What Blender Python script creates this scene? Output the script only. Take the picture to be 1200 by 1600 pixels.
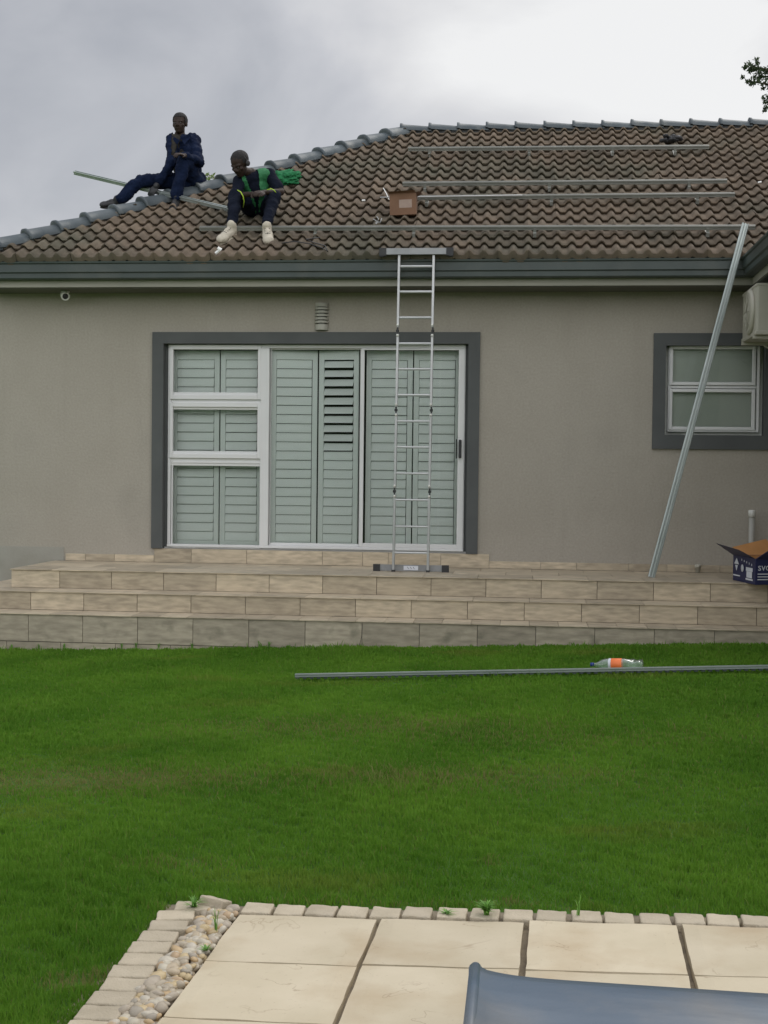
import bpy, bmesh, random
import numpy as np
from math import *
from mathutils import Vector, Matrix, noise as mnoise
random.seed(7); RNG = np.random.default_rng(7)
for _o in list(bpy.data.objects): bpy.data.objects.remove(_o)
S = bpy.context.scene
COL = S.collection

# ------------------------------------------------------------------ camera
FPX = 2050.0; PSI = radians(5.95); PIT = atan(60/FPX); ROL = 0.0115; CAMZ = 1.6
cf = Vector((-sin(PSI)*cos(PIT), cos(PSI)*cos(PIT), -sin(PIT)))
cr = Vector((cos(PSI), sin(PSI), 0)); cu = cr.cross(cf)
cr2 = cr*cos(ROL)+cu*sin(ROL); cu2 = -cr*sin(ROL)+cu*cos(ROL)
CAM = Vector((0, 0, CAMZ))
cd = bpy.data.cameras.new('camera'); cam = bpy.data.objects.new('camera', cd); COL.objects.link(cam)
m = Matrix.Identity(4)
for i in range(3): m[i][0] = cr2[i]; m[i][1] = cu2[i]; m[i][2] = -cf[i]
m.translation = CAM
cam.matrix_world = m
cd.sensor_fit = 'HORIZONTAL'; cd.sensor_width = 36; cd.lens = FPX/1200*36; cd.clip_start = .05; cd.clip_end = 2000
S.camera = cam

# ------------------------------------------------------------------ world, sun, exposure
SUN_EL, SUN_AZ = radians(52), radians(28)      # azimuth measured from +Y towards +X
w = bpy.data.worlds.new('World'); S.world = w; w.use_nodes = True
nt = w.node_tree; N = nt.nodes; L = nt.links; N.clear()
def wn(t, **k):
    n = N.new(t)
    for a, b in k.items(): setattr(n, a, b)
    return n
out = wn('ShaderNodeOutputWorld'); bg = wn('ShaderNodeBackground'); L.new(bg.outputs[0], out.inputs[0])
sky = wn('ShaderNodeTexSky', sky_type='NISHITA', sun_disc=False, sun_elevation=SUN_EL, sun_rotation=SUN_AZ)
tc = wn('ShaderNodeTexCoord'); sx = wn('ShaderNodeSeparateXYZ'); L.new(tc.outputs['Generated'], sx.inputs[0])
def wmath(op, a, b=None, c=None, clamp=False):
    n = wn('ShaderNodeMath', operation=op, use_clamp=clamp)
    for i, v in enumerate((a, b, c)):
        if v is None: continue
        if isinstance(v, (int, float)): n.inputs[i].default_value = v
        else: L.new(v, n.inputs[i])
    return n.outputs[0]
mp = wn('ShaderNodeMapping'); mp.inputs['Scale'].default_value = (1, 1, 1.45); L.new(tc.outputs['Generated'], mp.inputs[0])
n1 = wn('ShaderNodeTexNoise'); n1.inputs['Scale'].default_value = 3.4; n1.inputs['Detail'].default_value = 7; n1.inputs['Roughness'].default_value = .5; n1.inputs['Distortion'].default_value = .55
L.new(mp.outputs[0], n1.inputs['Vector'])
n2 = wn('ShaderNodeTexNoise'); n2.inputs['Scale'].default_value = 1.6; n2.inputs['Detail'].default_value = 2
L.new(mp.outputs[0], n2.inputs['Vector'])
# brighter to the right (towards the hidden sun) and close to the horizon on the left
right = wmath('MULTIPLY_ADD', sx.outputs[0], .95, .585)
zz = wmath('MULTIPLY_ADD', sx.outputs[2], -1.0, .22)
t = wmath('ADD', right, zz)
t = wmath('MULTIPLY_ADD', wmath('SUBTRACT', n1.outputs[0], .5), 3.3, t)
t = wmath('MULTIPLY_ADD', wmath('SUBTRACT', n2.outputs[0], .5), .5, t)
t = wmath('MULTIPLY_ADD', wmath('MULTIPLY', wmath('SUBTRACT', -.24, sx.outputs[0]), wmath('SUBTRACT', .22, sx.outputs[2], clamp=True), clamp=True), 22.0, t)
t = wmath('MULTIPLY_ADD', t, .74, .10)
rmp = wn('ShaderNodeValToRGB'); e = rmp.color_ramp.elements
e[0].position = 0.0; e[0].color = (.29, .298, .32, 1)
e[1].position = 1.0; e[1].color = (.615, .612, .605, 1)
x_ = rmp.color_ramp.elements.new(.4); x_.color = (.395, .398, .415, 1)
x_ = rmp.color_ramp.elements.new(.7); x_.color = (.50, .497, .50, 1)
L.new(t, rmp.inputs[0])
# overcast sky: the zenith is brighter than the horizon
zen_fill = wmath('MULTIPLY_ADD', wmath('MAXIMUM', wmath('SUBTRACT', sx.outputs[2], .40), 0.0), 1.9, 1.0)
zen_fill = wmath('MULTIPLY_ADD', wmath('MAXIMUM', wmath('MULTIPLY', sx.outputs[1], -1.0), 0.0), 2.0, zen_fill)  # added fill: sky behind the camera brightened to light the house wall
vm = wn('ShaderNodeVectorMath', operation='SCALE'); L.new(rmp.outputs[0], vm.inputs[0]); L.new(zen_fill, vm.inputs['Scale'])
vs = wn('ShaderNodeVectorMath', operation='SCALE'); L.new(sky.outputs[0], vs.inputs[0]); vs.inputs['Scale'].default_value = .08
mx = wn('ShaderNodeMix', data_type='RGBA'); mx.inputs[0].default_value = .93
L.new(vs.outputs[0], mx.inputs[6]); L.new(vm.outputs[0], mx.inputs[7]); L.new(mx.outputs[2], bg.inputs[0])
bg.inputs[1].default_value = 1.04
sl = bpy.data.lights.new('sun', 'SUN'); sl.energy = .7; sl.angle = radians(28); sl.color = (1, .965, .91)
so = bpy.data.objects.new('sun', sl); COL.objects.link(so)
sd = Vector((sin(SUN_AZ)*cos(SUN_EL), cos(SUN_AZ)*cos(SUN_EL), sin(SUN_EL)))
so.rotation_euler = sd.to_track_quat('Z', 'Y').to_euler(); so.location = (20, 30, 40)
S.view_settings.view_transform = 'Standard'; S.view_settings.look = 'None'
S.view_settings.exposure = .50; S.view_settings.gamma = 1

# ------------------------------------------------------------------ helpers
def ray(x, y): return cf*FPX + cr2*(x-600) - cu2*(y-800)
def hy(x, y, Y): d = ray(x, y); return CAM + d*(Y/d.y)
def hz(x, y, Z): d = ray(x, y); return CAM + d*((Z-CAMZ)/d.z)
def hp(x, y, n, p0):
    n = Vector(n); d = ray(x, y); return CAM + d*(n.dot(Vector(p0)-CAM)/n.dot(d))
TILT = .034
def gz(X): return TILT*(max(-9, min(9, X+1.3)))+.01
def gp(x, y, dz=0.0): return hp(x, y, (-TILT, 0, 1), (-1.3, 12, .01+dz))
AL = radians(31); RN = Vector((0, -sin(AL), cos(AL))); EAVE = Vector((0, 13.6, 3.86))
def rp(x, y, off=0.0): return hp(x, y, RN, EAVE+RN*off)
def roofz(Y): return 3.86+(Y-13.6)*tan(AL)

def mat(name, c1, c2=None, scale=5.0, rough=.7, metal=0.0, bump=0.0, bscale=60.0, attr=None, attr_amt=.3, stretch=(1, 1, 1), detail=4.0,
        c3=None, s3=2.0, t3=(.5, .7), spec=None, transl=0.0):
    """Principled surface: two colours mixed by noise, an optional per-piece attribute that shifts brightness, a third stain colour and bump"""
    M = bpy.data.materials.new(name); M.use_nodes = True; nt = M.node_tree; n = nt.nodes; l = nt.links
    b = n['Principled BSDF']; b.inputs['Roughness'].default_value = rough; b.inputs['Metallic'].default_value = metal
    if spec is not None: b.inputs['Specular IOR Level'].default_value = spec
    tc = n.new('ShaderNodeTexCoord'); mp = n.new('ShaderNodeMapping'); mp.inputs['Scale'].default_value = stretch
    l.new(tc.outputs['Object'], mp.inputs[0])
    vec = mp.outputs[0]
    at = None
    if attr:
        at = n.new('ShaderNodeAttribute'); at.attribute_name = attr
        ad = n.new('ShaderNodeVectorMath'); ad.operation = 'MULTIPLY_ADD'; l.new(at.outputs['Fac'], ad.inputs[0]); ad.inputs[1].default_value = (37, 19, 53); l.new(mp.outputs[0], ad.inputs[2]); vec = ad.outputs[0]
    col = None
    if c2 is None: c2 = c1
    nz = n.new('ShaderNodeTexNoise'); nz.inputs['Scale'].default_value = scale; nz.inputs['Detail'].default_value = detail; l.new(vec, nz.inputs['Vector'])
    mr = n.new('ShaderNodeMapRange'); mr.inputs[1].default_value = .33; mr.inputs[2].default_value = .67; l.new(nz.outputs[0], mr.inputs[0])
    mx = n.new('ShaderNodeMix'); mx.data_type = 'RGBA'; mx.inputs[6].default_value = (*c1, 1); mx.inputs[7].default_value = (*c2, 1); l.new(mr.outputs[0], mx.inputs[0]); col = mx.outputs[2]
    if c3 is not None:
        nz3 = n.new('ShaderNodeTexNoise'); nz3.inputs['Scale'].default_value = s3; nz3.inputs['Detail'].default_value = 6; l.new(tc.outputs['Object'], nz3.inputs['Vector'])
        m3 = n.new('ShaderNodeMapRange'); m3.inputs[1].default_value = t3[0]; m3.inputs[2].default_value = t3[1]; l.new(nz3.outputs[0], m3.inputs[0])
        x3 = n.new('ShaderNodeMix'); x3.data_type = 'RGBA'; l.new(m3.outputs[0], x3.inputs[0]); l.new(col, x3.inputs[6]); x3.inputs[7].default_value = (*c3, 1); col = x3.outputs[2]
    if at:
        mr2 = n.new('ShaderNodeMapRange'); mr2.inputs[3].default_value = 1-attr_amt; mr2.inputs[4].default_value = 1+attr_amt; l.new(at.outputs['Fac'], mr2.inputs[0])
        sc = n.new('ShaderNodeVectorMath'); sc.operation = 'SCALE'; l.new(col, sc.inputs[0]); l.new(mr2.outputs[0], sc.inputs['Scale']); col = sc.outputs[0]
    l.new(col, b.inputs['Base Color'])
    if bump:
        nb = n.new('ShaderNodeTexNoise'); nb.inputs['Scale'].default_value = bscale; nb.inputs['Detail'].default_value = 5; l.new(vec, nb.inputs['Vector'])
        bp = n.new('ShaderNodeBump'); bp.inputs['Strength'].default_value = bump; bp.inputs['Distance'].default_value = .01; l.new(nb.outputs[0], bp.inputs['Height']); l.new(bp.outputs[0], b.inputs['Normal'])
    if transl:
        tr = n.new('ShaderNodeBsdfTranslucent'); l.new(col, tr.inputs[0]); ms = n.new('ShaderNodeMixShader'); ms.inputs[0].default_value = transl
        l.new(b.outputs[0], ms.inputs[1]); l.new(tr.outputs[0], ms.inputs[2]); l.new(ms.outputs[0], n['Material Output'].inputs[0])
    return M

def glass(name, tint, refl=.12, opac=0.0, oc=(.2, .25, .2)):
    """window pane: clear tinted transmission under a real fresnel reflection"""
    M = bpy.data.materials.new(name); M.use_nodes = True; nt = M.node_tree; n = nt.nodes; l = nt.links
    n.remove(n['Principled BSDF'])
    tr = n.new('ShaderNodeBsdfTransparent'); tr.inputs[0].default_value = (*tint, 1)
    gl = n.new('ShaderNodeBsdfGlossy'); gl.inputs['Roughness'].default_value = .02
    fr = n.new('ShaderNodeFresnel'); fr.inputs[0].default_value = 1.5
    mf = n.new('ShaderNodeMath'); mf.operation = 'MULTIPLY'; l.new(fr.outputs[0], mf.inputs[0]); mf.inputs[1].default_value = 1.0
    ms = n.new('ShaderNodeMixShader'); l.new(mf.outputs[0], ms.inputs[0]); l.new(gl.outputs[0], ms.inputs[2])
    base = tr.outputs[0]
    if opac:
        df = n.new('ShaderNodeBsdfDiffuse'); df.inputs[0].default_value = (*oc, 1); m2 = n.new('ShaderNodeMixShader'); m2.inputs[0].default_value = opac
        l.new(tr.outputs[0], m2.inputs[1]); l.new(df.outputs[0], m2.inputs[2]); base = m2.outputs[0]
    l.new(base, ms.inputs[1]); l.new(ms.outputs[0], n['Material Output'].inputs[0])
    return M

class MB:
    """collects shapes given in world coordinates; build() links them as one mesh object"""
    def __init__(s): s.v = []; s.f = []; s.r = []; s.sm = []
    def add(s, vs, fs, rnd=0.0, smooth=False):
        o = len(s.v); s.v += [tuple(v) for v in vs]
        for f in fs: s.f.append([i+o for i in f]); s.r.append(rnd); s.sm.append(smooth)
        return s
    def box(s, a, b, rnd=0.0):
        (x0, y0, z0), (x1, y1, z1) = a, b
        return s.add([(x0,y0,z0),(x1,y0,z0),(x1,y1,z0),(x0,y1,z0),(x0,y0,z1),(x1,y0,z1),(x1,y1,z1),(x0,y1,z1)],
                     [(0,3,2,1),(4,5,6,7),(0,1,5,4),(1,2,6,5),(2,3,7,6),(3,0,4,7)], rnd)
    def bbox(s, a, b, c=.004, rnd=0.0, M=None):
        """box with chamfered edges, optionally moved by matrix M"""
        bm = bmesh.new(); bmesh.ops.create_cube(bm, size=1)
        sx, sy, sz = [abs(b[i]-a[i]) for i in range(3)]; ct = Vector([(a[i]+b[i])/2 for i in range(3)])
        for v in bm.verts: v.co = Vector((v.co.x*sx, v.co.y*sy, v.co.z*sz))+ct
        bmesh.ops.bevel(bm, geom=bm.edges[:], offset=min(c, .45*min(sx, sy, sz)), segments=2, affect='EDGES', profile=.5)
        return s.bm(bm, rnd, M)
    def bm(s, bm, rnd=0.0, M=None, smooth=False):
        bm.verts.index_update()
        s.add([(M @ v.co if M else v.co) for v in bm.verts], [[v.index for v in f.verts] for f in bm.faces], rnd, smooth); bm.free(); return s
    def obox(s, o, ax, ay, az, rnd=0.0):
        """box centred at o with half-axis vectors"""
        o, ax, ay, az = map(Vector, (o, ax, ay, az)); vs = []
        for k in (-1, 1):
            for i, j in ((-1,-1),(1,-1),(1,1),(-1,1)): vs.append(o+ax*i+ay*j+az*k)
        return s.add(vs, [(0,3,2,1),(4,5,6,7),(0,1,5,4),(1,2,6,5),(2,3,7,6),(3,0,4,7)], rnd)
    def tube(s, pts, r, n=10, rnd=0.0, cap=True, smooth=True):
        pts = [Vector(p) for p in pts]; R = r if isinstance(r, (list, tuple)) else [r]*len(pts)
        vs = []; fs = []
        d0 = (pts[1]-pts[0]).normalized(); up = Vector((0, 0, 1)) if abs(d0.z) < .9 else Vector((1, 0, 0)); a = d0.cross(up).normalized()
        for i, p in enumerate(pts):
            d = (pts[min(i+1, len(pts)-1)]-pts[max(i-1, 0)]).normalized(); a = (a-d*a.dot(d)).normalized(); b = d.cross(a)
            for k in range(n): an = 2*pi*k/n; vs.append(p+(a*cos(an)+b*sin(an))*R[i])
        for i in range(len(pts)-1):
            for k in range(n): fs.append((i*n+k, i*n+(k+1) % n, (i+1)*n+(k+1) % n, (i+1)*n+k))
        if cap: fs.append(tuple(reversed(range(n)))); fs.append(tuple(range((len(pts)-1)*n, len(pts)*n)))
        return s.add(vs, fs, rnd, smooth)
    def lathe(s, o, axis, prof, n=20, rnd=0.0, smooth=True):
        """profile of (distance along axis, radius)"""
        o = Vector(o); ax = Vector(axis).normalized(); up = Vector((0, 0, 1)) if abs(ax.z) < .9 else Vector((1, 0, 0)); a = ax.cross(up).normalized(); b = ax.cross(a); vs = []; fs = []
        for (h, r) in prof:
            for k in range(n): an = 2*pi*k/n; vs.append(o+ax*h+(a*cos(an)+b*sin(an))*r)
        for i in range(len(prof)-1):
            for k in range(n): fs.append((i*n+k, (i+1)*n+k, (i+1)*n+(k+1) % n, i*n+(k+1) % n))
        fs.append(tuple(range(n))); fs.append(tuple(reversed(range((len(prof)-1)*n, len(prof)*n))))
        return s.add(vs, fs, rnd, smooth)
    def extrude(s, prof, p0, p1, side, up, rnd=0.0):
        """closed 2-D profile (u along side, v along up) swept from p0 to p1"""
        p0, p1, side, up = map(Vector, (p0, p1, side, up)); n = len(prof)
        vs = [p0+side*u+up*v for u, v in prof]+[p1+side*u+up*v for u, v in prof]
        fs = [(i, (i+1) % n, n+(i+1) % n, n+i) for i in range(n)]+[tuple(reversed(range(n))), tuple(range(n, 2*n))]
        return s.add(vs, fs, rnd)
    def build(s, name, M, parent=None, base=None):
        me = bpy.data.meshes.new(name)
        off = Vector((0, 0, 0))
        if parent is not None: off = wloc(parent)
        elif base is not None: off = Vector(base)
        me.from_pydata([(v[0]-off.x, v[1]-off.y, v[2]-off.z) for v in s.v], [], s.f); me.update()
        at = me.attributes.new('rnd', 'FLOAT', 'FACE'); at.data.foreach_set('value', s.r)
        me.polygons.foreach_set('use_smooth', s.sm)
        bm = bmesh.new(); bm.from_mesh(me); bmesh.ops.recalc_face_normals(bm, faces=bm.faces); bm.to_mesh(me); bm.free()
        me.materials.append(M); o = bpy.data.objects.new(name, me); COL.objects.link(o)
        if parent is not None: o.parent = parent
        elif base is not None: o.location = off
        return o
def wloc(o):
    v = Vector((0, 0, 0))
    while o: v = v+o.location; o = o.parent
    return v
def tag(o, label=None, cat=None, group=None, kind=None):
    if label: o['label'] = label
    if cat: o['category'] = cat
    if group: o['group'] = group
    if kind: o['kind'] = kind
    return o
def thing(name, label, cat, loc, group=None):
    o = bpy.data.objects.new(name, None); COL.objects.link(o); o.location = loc; o.empty_display_size = .1
    return tag(o, label, cat, group)
def text_mesh(name, txt, size, origin, xdir, ydir, M, parent, depth=.0006):
    cu = bpy.data.curves.new('t', 'FONT'); cu.body = txt; cu.size = size; cu.extrude = depth; cu.resolution_u = 3
    to = bpy.data.objects.new('t', cu); COL.objects.link(to); dg = bpy.context.evaluated_depsgraph_get(); dg.update()
    me = bpy.data.meshes.new_from_object(to.evaluated_get(dg)); bpy.data.objects.remove(to)
    o = Vector(origin); xd = Vector(xdir).normalized(); yd = Vector(ydir).normalized(); zd = xd.cross(yd)
    mb = MB(); mb.add([o+xd*v.co.x+yd*v.co.y+zd*v.co.z for v in me.vertices], [list(p.vertices) for p in me.polygons]); return mb.build(name, M, parent)

# ------------------------------------------------------------------ materials
M_wall = mat('taupe_plaster', (.342, .312, .26), (.372, .341, .288), 1.3, .9, bump=.4, bscale=38, c3=(.28, .258, .215), s3=1.3, t3=(.56, .95))
def streaks(M):
    n = M.node_tree.nodes; l = M.node_tree.links; b = n['Principled BSDF']; src = b.inputs['Base Color'].links[0].from_socket
    tc = n.new('ShaderNodeTexCoord'); mp = n.new('ShaderNodeMapping'); mp.inputs['Scale'].default_value = (7, 7, .55); l.new(tc.outputs['Object'], mp.inputs[0])
    q = n.new('ShaderNodeTexNoise'); q.inputs['Scale'].default_value = 1; q.inputs['Detail'].default_value = 6; l.new(mp.outputs[0], q.inputs['Vector'])
    r = n.new('ShaderNodeMapRange'); r.inputs[1].default_value = .55; r.inputs[2].default_value = .8; r.inputs[4].default_value = .16; l.new(q.outputs[0], r.inputs[0])
    mx = n.new('ShaderNodeMix'); mx.data_type = 'RGBA'; l.new(r.outputs[0], mx.inputs[0]); l.new(src, mx.inputs[6]); mx.inputs[7].default_value = (.25, .228, .185, 1)
    q3 = n.new('ShaderNodeTexNoise'); q3.inputs['Scale'].default_value = 45; q3.inputs['Detail'].default_value = 4; l.new(tc.outputs['Object'], q3.inputs['Vector']); r3 = n.new('ShaderNodeMapRange'); r3.inputs[1].default_value = .3; r3.inputs[2].default_value = .7; r3.inputs[3].default_value = .93; r3.inputs[4].default_value = 1.06; l.new(q3.outputs[0], r3.inputs[0])
    sc = n.new('ShaderNodeVectorMath'); sc.operation = 'SCALE'; l.new(mx.outputs[2], sc.inputs[0]); l.new(r3.outputs[0], sc.inputs['Scale']); l.new(sc.outputs[0], b.inputs['Base Color'])
streaks(M_wall)
M_plinth = mat('plinth_cement', (.34, .33, .29), (.28, .27, .23), 3, .95, bump=.3, bscale=60)
M_trim = mat('charcoal_plaster', (.078, .083, .082), (.092, .098, .096), 3, .8, bump=.15, bscale=120)
M_white = mat('white_aluminium', (.66, .66, .65), (.70, .70, .69), 2, .4)
M_shut = mat('pale_shutter', (.86, .895, .87), (.89, .92, .895), 1.2, .5)
M_dark = mat('dark_void', (.012, .012, .012), None, 1, .9)
M_glass = glass('pane_glass', (.975, .99, .98))
M_frost = glass('frosted_pane', (.93, .95, .935), opac=.0)
M_blind = mat('green_blind', (.66, .68, .635), (.71, .73, .68), 2, .8)
M_gutter = mat('gutter_paint', (.040, .054, .050), (.054, .070, .065), 2, .45, c3=(.075, .085, .075), s3=3, t3=(.5, .8))
M_fascia = mat('fascia_paint', (.33, .32, .27), (.37, .355, .30), 2, .7)
M_soffit = mat('soffit_board', (.10, .098, .08), (.12, .118, .10), 2, .8)
M_tile = mat('concrete_tile', (.125, .096, .069), (.178, .135, .095), 9, .85, bump=.5, bscale=180, attr='rnd', attr_amt=.16, c3=(.095, .088, .062), s3=.9, t3=(.45, .68), detail=6)
M_cap = mat('slate_ridge_cap', (.045, .062, .072), (.085, .102, .110), 4, .55, bump=.3, bscale=60, attr='rnd', attr_amt=.18, c3=(.14, .15, .145), s3=6, t3=(.58, .75))
M_step = mat('timber_look_tile', (.53, .445, .32), (.34, .285, .205), 7, .5, attr='rnd', attr_amt=.18, stretch=(1, 2, 4.5), detail=7, bump=.08, bscale=30, c3=(.50, .42, .30), s3=2.5, t3=(.5, .75))
M_steplow = mat('weathered_timber_tile', (.42, .365, .275), (.27, .235, .175), 6, .6, attr='rnd', attr_amt=.2, stretch=(1, 2, 4), detail=7, bump=.1, bscale=30, c3=(.16, .15, .105), s3=5, t3=(.58, .78))
M_grout = mat('tile_grout', (.12, .105, .085), (.16, .14, .11), 8, .9)
M_alu = mat('mill_aluminium', (.42, .425, .42), (.50, .505, .50), 3, .42, metal=.7)
M_rail = mat('rail_aluminium', (.22, .225, .205), (.28, .285, .26), 3, .5, metal=.35)
M_bar = mat('dull_aluminium', (.24, .245, .245), (.30, .305, .305), 6, .5, metal=.5)
M_galv = mat('galvanised_rail', (.36, .405, .385), (.44, .48, .46), 4, .4, metal=.6)
M_black = mat('black_rubber', (.018, .018, .02), (.03, .03, .03), 9, .6)
M_slab = mat('cream_flagstone', (.50, .43, .30), (.57, .495, .36), 3.5, .75, attr='rnd', attr_amt=.06, bump=.35, bscale=14, c3=(.45, .36, .235), s3=3.2, t3=(.50, .72), detail=6)
def veins(M):
    n = M.node_tree.nodes; l = M.node_tree.links; b = n['Principled BSDF']; src = b.inputs['Base Color'].links[0].from_socket
    tc = n.new('ShaderNodeTexCoord'); q = n.new('ShaderNodeTexNoise'); q.inputs['Scale'].default_value = 3.1; q.inputs['Detail'].default_value = 5; q.inputs['Distortion'].default_value = .8; l.new(tc.outputs['Object'], q.inputs['Vector'])
    at = n.new('ShaderNodeAttribute'); at.attribute_name = 'rnd'; ad = n.new('ShaderNodeVectorMath'); ad.operation = 'MULTIPLY_ADD'; l.new(at.outputs['Fac'], ad.inputs[0]); ad.inputs[1].default_value = (9, 5, 0); l.new(tc.outputs['Object'], ad.inputs[2]); l.new(ad.outputs[0], q.inputs['Vector'])
    s_ = n.new('ShaderNodeMath'); s_.operation = 'SUBTRACT'; l.new(q.outputs[0], s_.inputs[0]); s_.inputs[1].default_value = .5; a = n.new('ShaderNodeMath'); a.operation = 'ABSOLUTE'; l.new(s_.outputs[0], a.inputs[0])
    r = n.new('ShaderNodeMapRange'); r.inputs[1].default_value = 0; r.inputs[2].default_value = .007; r.inputs[3].default_value = .5; r.inputs[4].default_value = 0; l.new(a.outputs[0], r.inputs[0])
    q2 = n.new('ShaderNodeTexNoise'); q2.inputs['Scale'].default_value = 5; l.new(tc.outputs['Object'], q2.inputs['Vector']); r2 = n.new('ShaderNodeMapRange'); r2.inputs[1].default_value = .5; r2.inputs[2].default_value = .62; l.new(q2.outputs[0], r2.inputs[0])
    mm = n.new('ShaderNodeMath'); mm.operation = 'MULTIPLY'; l.new(r.outputs[0], mm.inputs[0]); l.new(r2.outputs[0], mm.inputs[1])
    mx = n.new('ShaderNodeMix'); mx.data_type = 'RGBA'; l.new(mm.outputs[0], mx.inputs[0]); l.new(src, mx.inputs[6]); mx.inputs[7].default_value = (.25, .17, .10, 1)
    q3 = n.new('ShaderNodeTexNoise'); q3.inputs['Scale'].default_value = 90; q3.inputs['Detail'].default_value = 3; l.new(tc.outputs['Object'], q3.inputs['Vector']); r3 = n.new('ShaderNodeMapRange'); r3.inputs[1].default_value = .66; r3.inputs[2].default_value = .74; r3.inputs[4].default_value = .35; l.new(q3.outputs[0], r3.inputs[0])
    m4 = n.new('ShaderNodeMix'); m4.data_type = 'RGBA'; l.new(r3.outputs[0], m4.inputs[0]); l.new(mx.outputs[2], m4.inputs[6]); m4.inputs[7].default_value = (.30, .24, .16, 1); l.new(m4.outputs[2], b.inputs['Base Color'])
veins(M_slab)
M_joint = mat('sandy_joint', (.26, .215, .15), (.17, .14, .10), 14, .95, bump=.4, bscale=90)
M_brick = mat('buff_cobble', (.42, .36, .26), (.50, .43, .32), 12, .85, attr='rnd', attr_amt=.12, bump=.5, bscale=120, c3=(.33, .29, .22), s3=9, t3=(.58, .75))
M_pebble = mat('river_pebble', (.46, .42, .34), (.56, .51, .43), 16, .55, attr='rnd', attr_amt=.3)
M_skin = mat('dark_skin', (.024, .014, .010), (.034, .020, .014), 20, .6, spec=.3)
M_hair = mat('black_hair', (.008, .007, .007), (.014, .012, .012), 80, .8, bump=.5, bscale=300)
M_ovr = mat('navy_overall', (.0028, .007, .024), (.0055, .012, .036), 7, .9, spec=.15, bump=.4, bscale=45)
M_trou = mat('dark_navy_cloth', (.004, .006, .014), (.007, .010, .020), 7, .9, spec=.15, bump=.4, bscale=45)
M_vest = mat('green_vest', (.016, .13, .045), (.026, .18, .065), 8, .75, bump=.4, bscale=60)
M_vis = mat('yellow_piping', (.42, .62, .04), None, 8, .5)
M_shoe = mat('cream_suede', (.44, .40, .32), (.54, .49, .40), 20, .8, bump=.3, bscale=90)
M_sole = mat('dirty_sole', (.40, .36, .28), (.5, .45, .36), 20, .8)
M_boot = mat('black_boot', (.012, .012, .014), (.02, .02, .022), 12, .55)
M_card = mat('brown_cardboard', (.155, .085, .050), (.19, .105, .062), 8, .9)
M_cardin = mat('kraft_inside', (.44, .215, .075), (.50, .25, .09), 8, .9)
M_navyp = mat('navy_printed_card', (.010, .014, .065), (.013, .018, .078), 8, .5)
M_print = mat('white_print', (.62, .64, .68), None, 5, .7)
M_pvc = mat('white_pvc', (.62, .62, .57), (.68, .68, .63), 5, .45)
M_acm = mat('aged_cream_plastic', (.40, .385, .315), (.45, .43, .36), 3, .6)
M_netm = mat('green_net', (.008, .13, .045), (.02, .23, .08), 25, .8, transl=.25)
M_label = mat('orange_label', (.80, .16, .035), (.85, .20, .05), 6, .5)
M_bluecap = mat('blue_cap', (.01, .03, .22), None, 6, .4)
M_paper = mat('white_scrap', (.75, .75, .72), None, 6, .8)
M_leafd = mat('tree_leaf', (.028, .045, .018), (.05, .075, .028), 3, .7, attr='rnd', attr_amt=.4, transl=.3)
M_leafl = mat('shrub_leaf', (.10, .16, .035), (.18, .25, .06), 3, .6, attr='rnd', attr_amt=.4, transl=.3)
M_weed = mat('weed_leaf', (.13, .31, .05), (.19, .38, .07), 30, .6, attr='rnd', attr_amt=.35, transl=.35)
M_bark = mat('bark', (.06, .045, .03), (.09, .07, .05), 10, .9)
M_petal = mat('pale_petal', (.55, .55, .42), None, 5, .7)

def bottle_mat():
    M = bpy.data.materials.new('clear_bottle_plastic'); M.use_nodes = True; nt = M.node_tree; n = nt.nodes; l = nt.links; n.remove(n['Principled BSDF'])
    tr = n.new('ShaderNodeBsdfTransparent'); tr.inputs[0].default_value = (.80, .92, .82, 1); gl = n.new('ShaderNodeBsdfGlossy'); gl.inputs['Roughness'].default_value = .12
    lw = n.new('ShaderNodeLayerWeight'); lw.inputs[0].default_value = .35; df = n.new('ShaderNodeBsdfDiffuse'); df.inputs[0].default_value = (.55, .66, .56, 1)
    m2 = n.new('ShaderNodeMixShader'); m2.inputs[0].default_value = .22; l.new(tr.outputs[0], m2.inputs[1]); l.new(df.outputs[0], m2.inputs[2])
    ms = n.new('ShaderNodeMixShader'); l.new(lw.outputs['Facing'], ms.inputs[0]); l.new(m2.outputs[0], ms.inputs[1]); l.new(gl.outputs[0], ms.inputs[2]); l.new(ms.outputs[0], n['Material Output'].inputs[0]); return M
M_bottle = bottle_mat()

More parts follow.
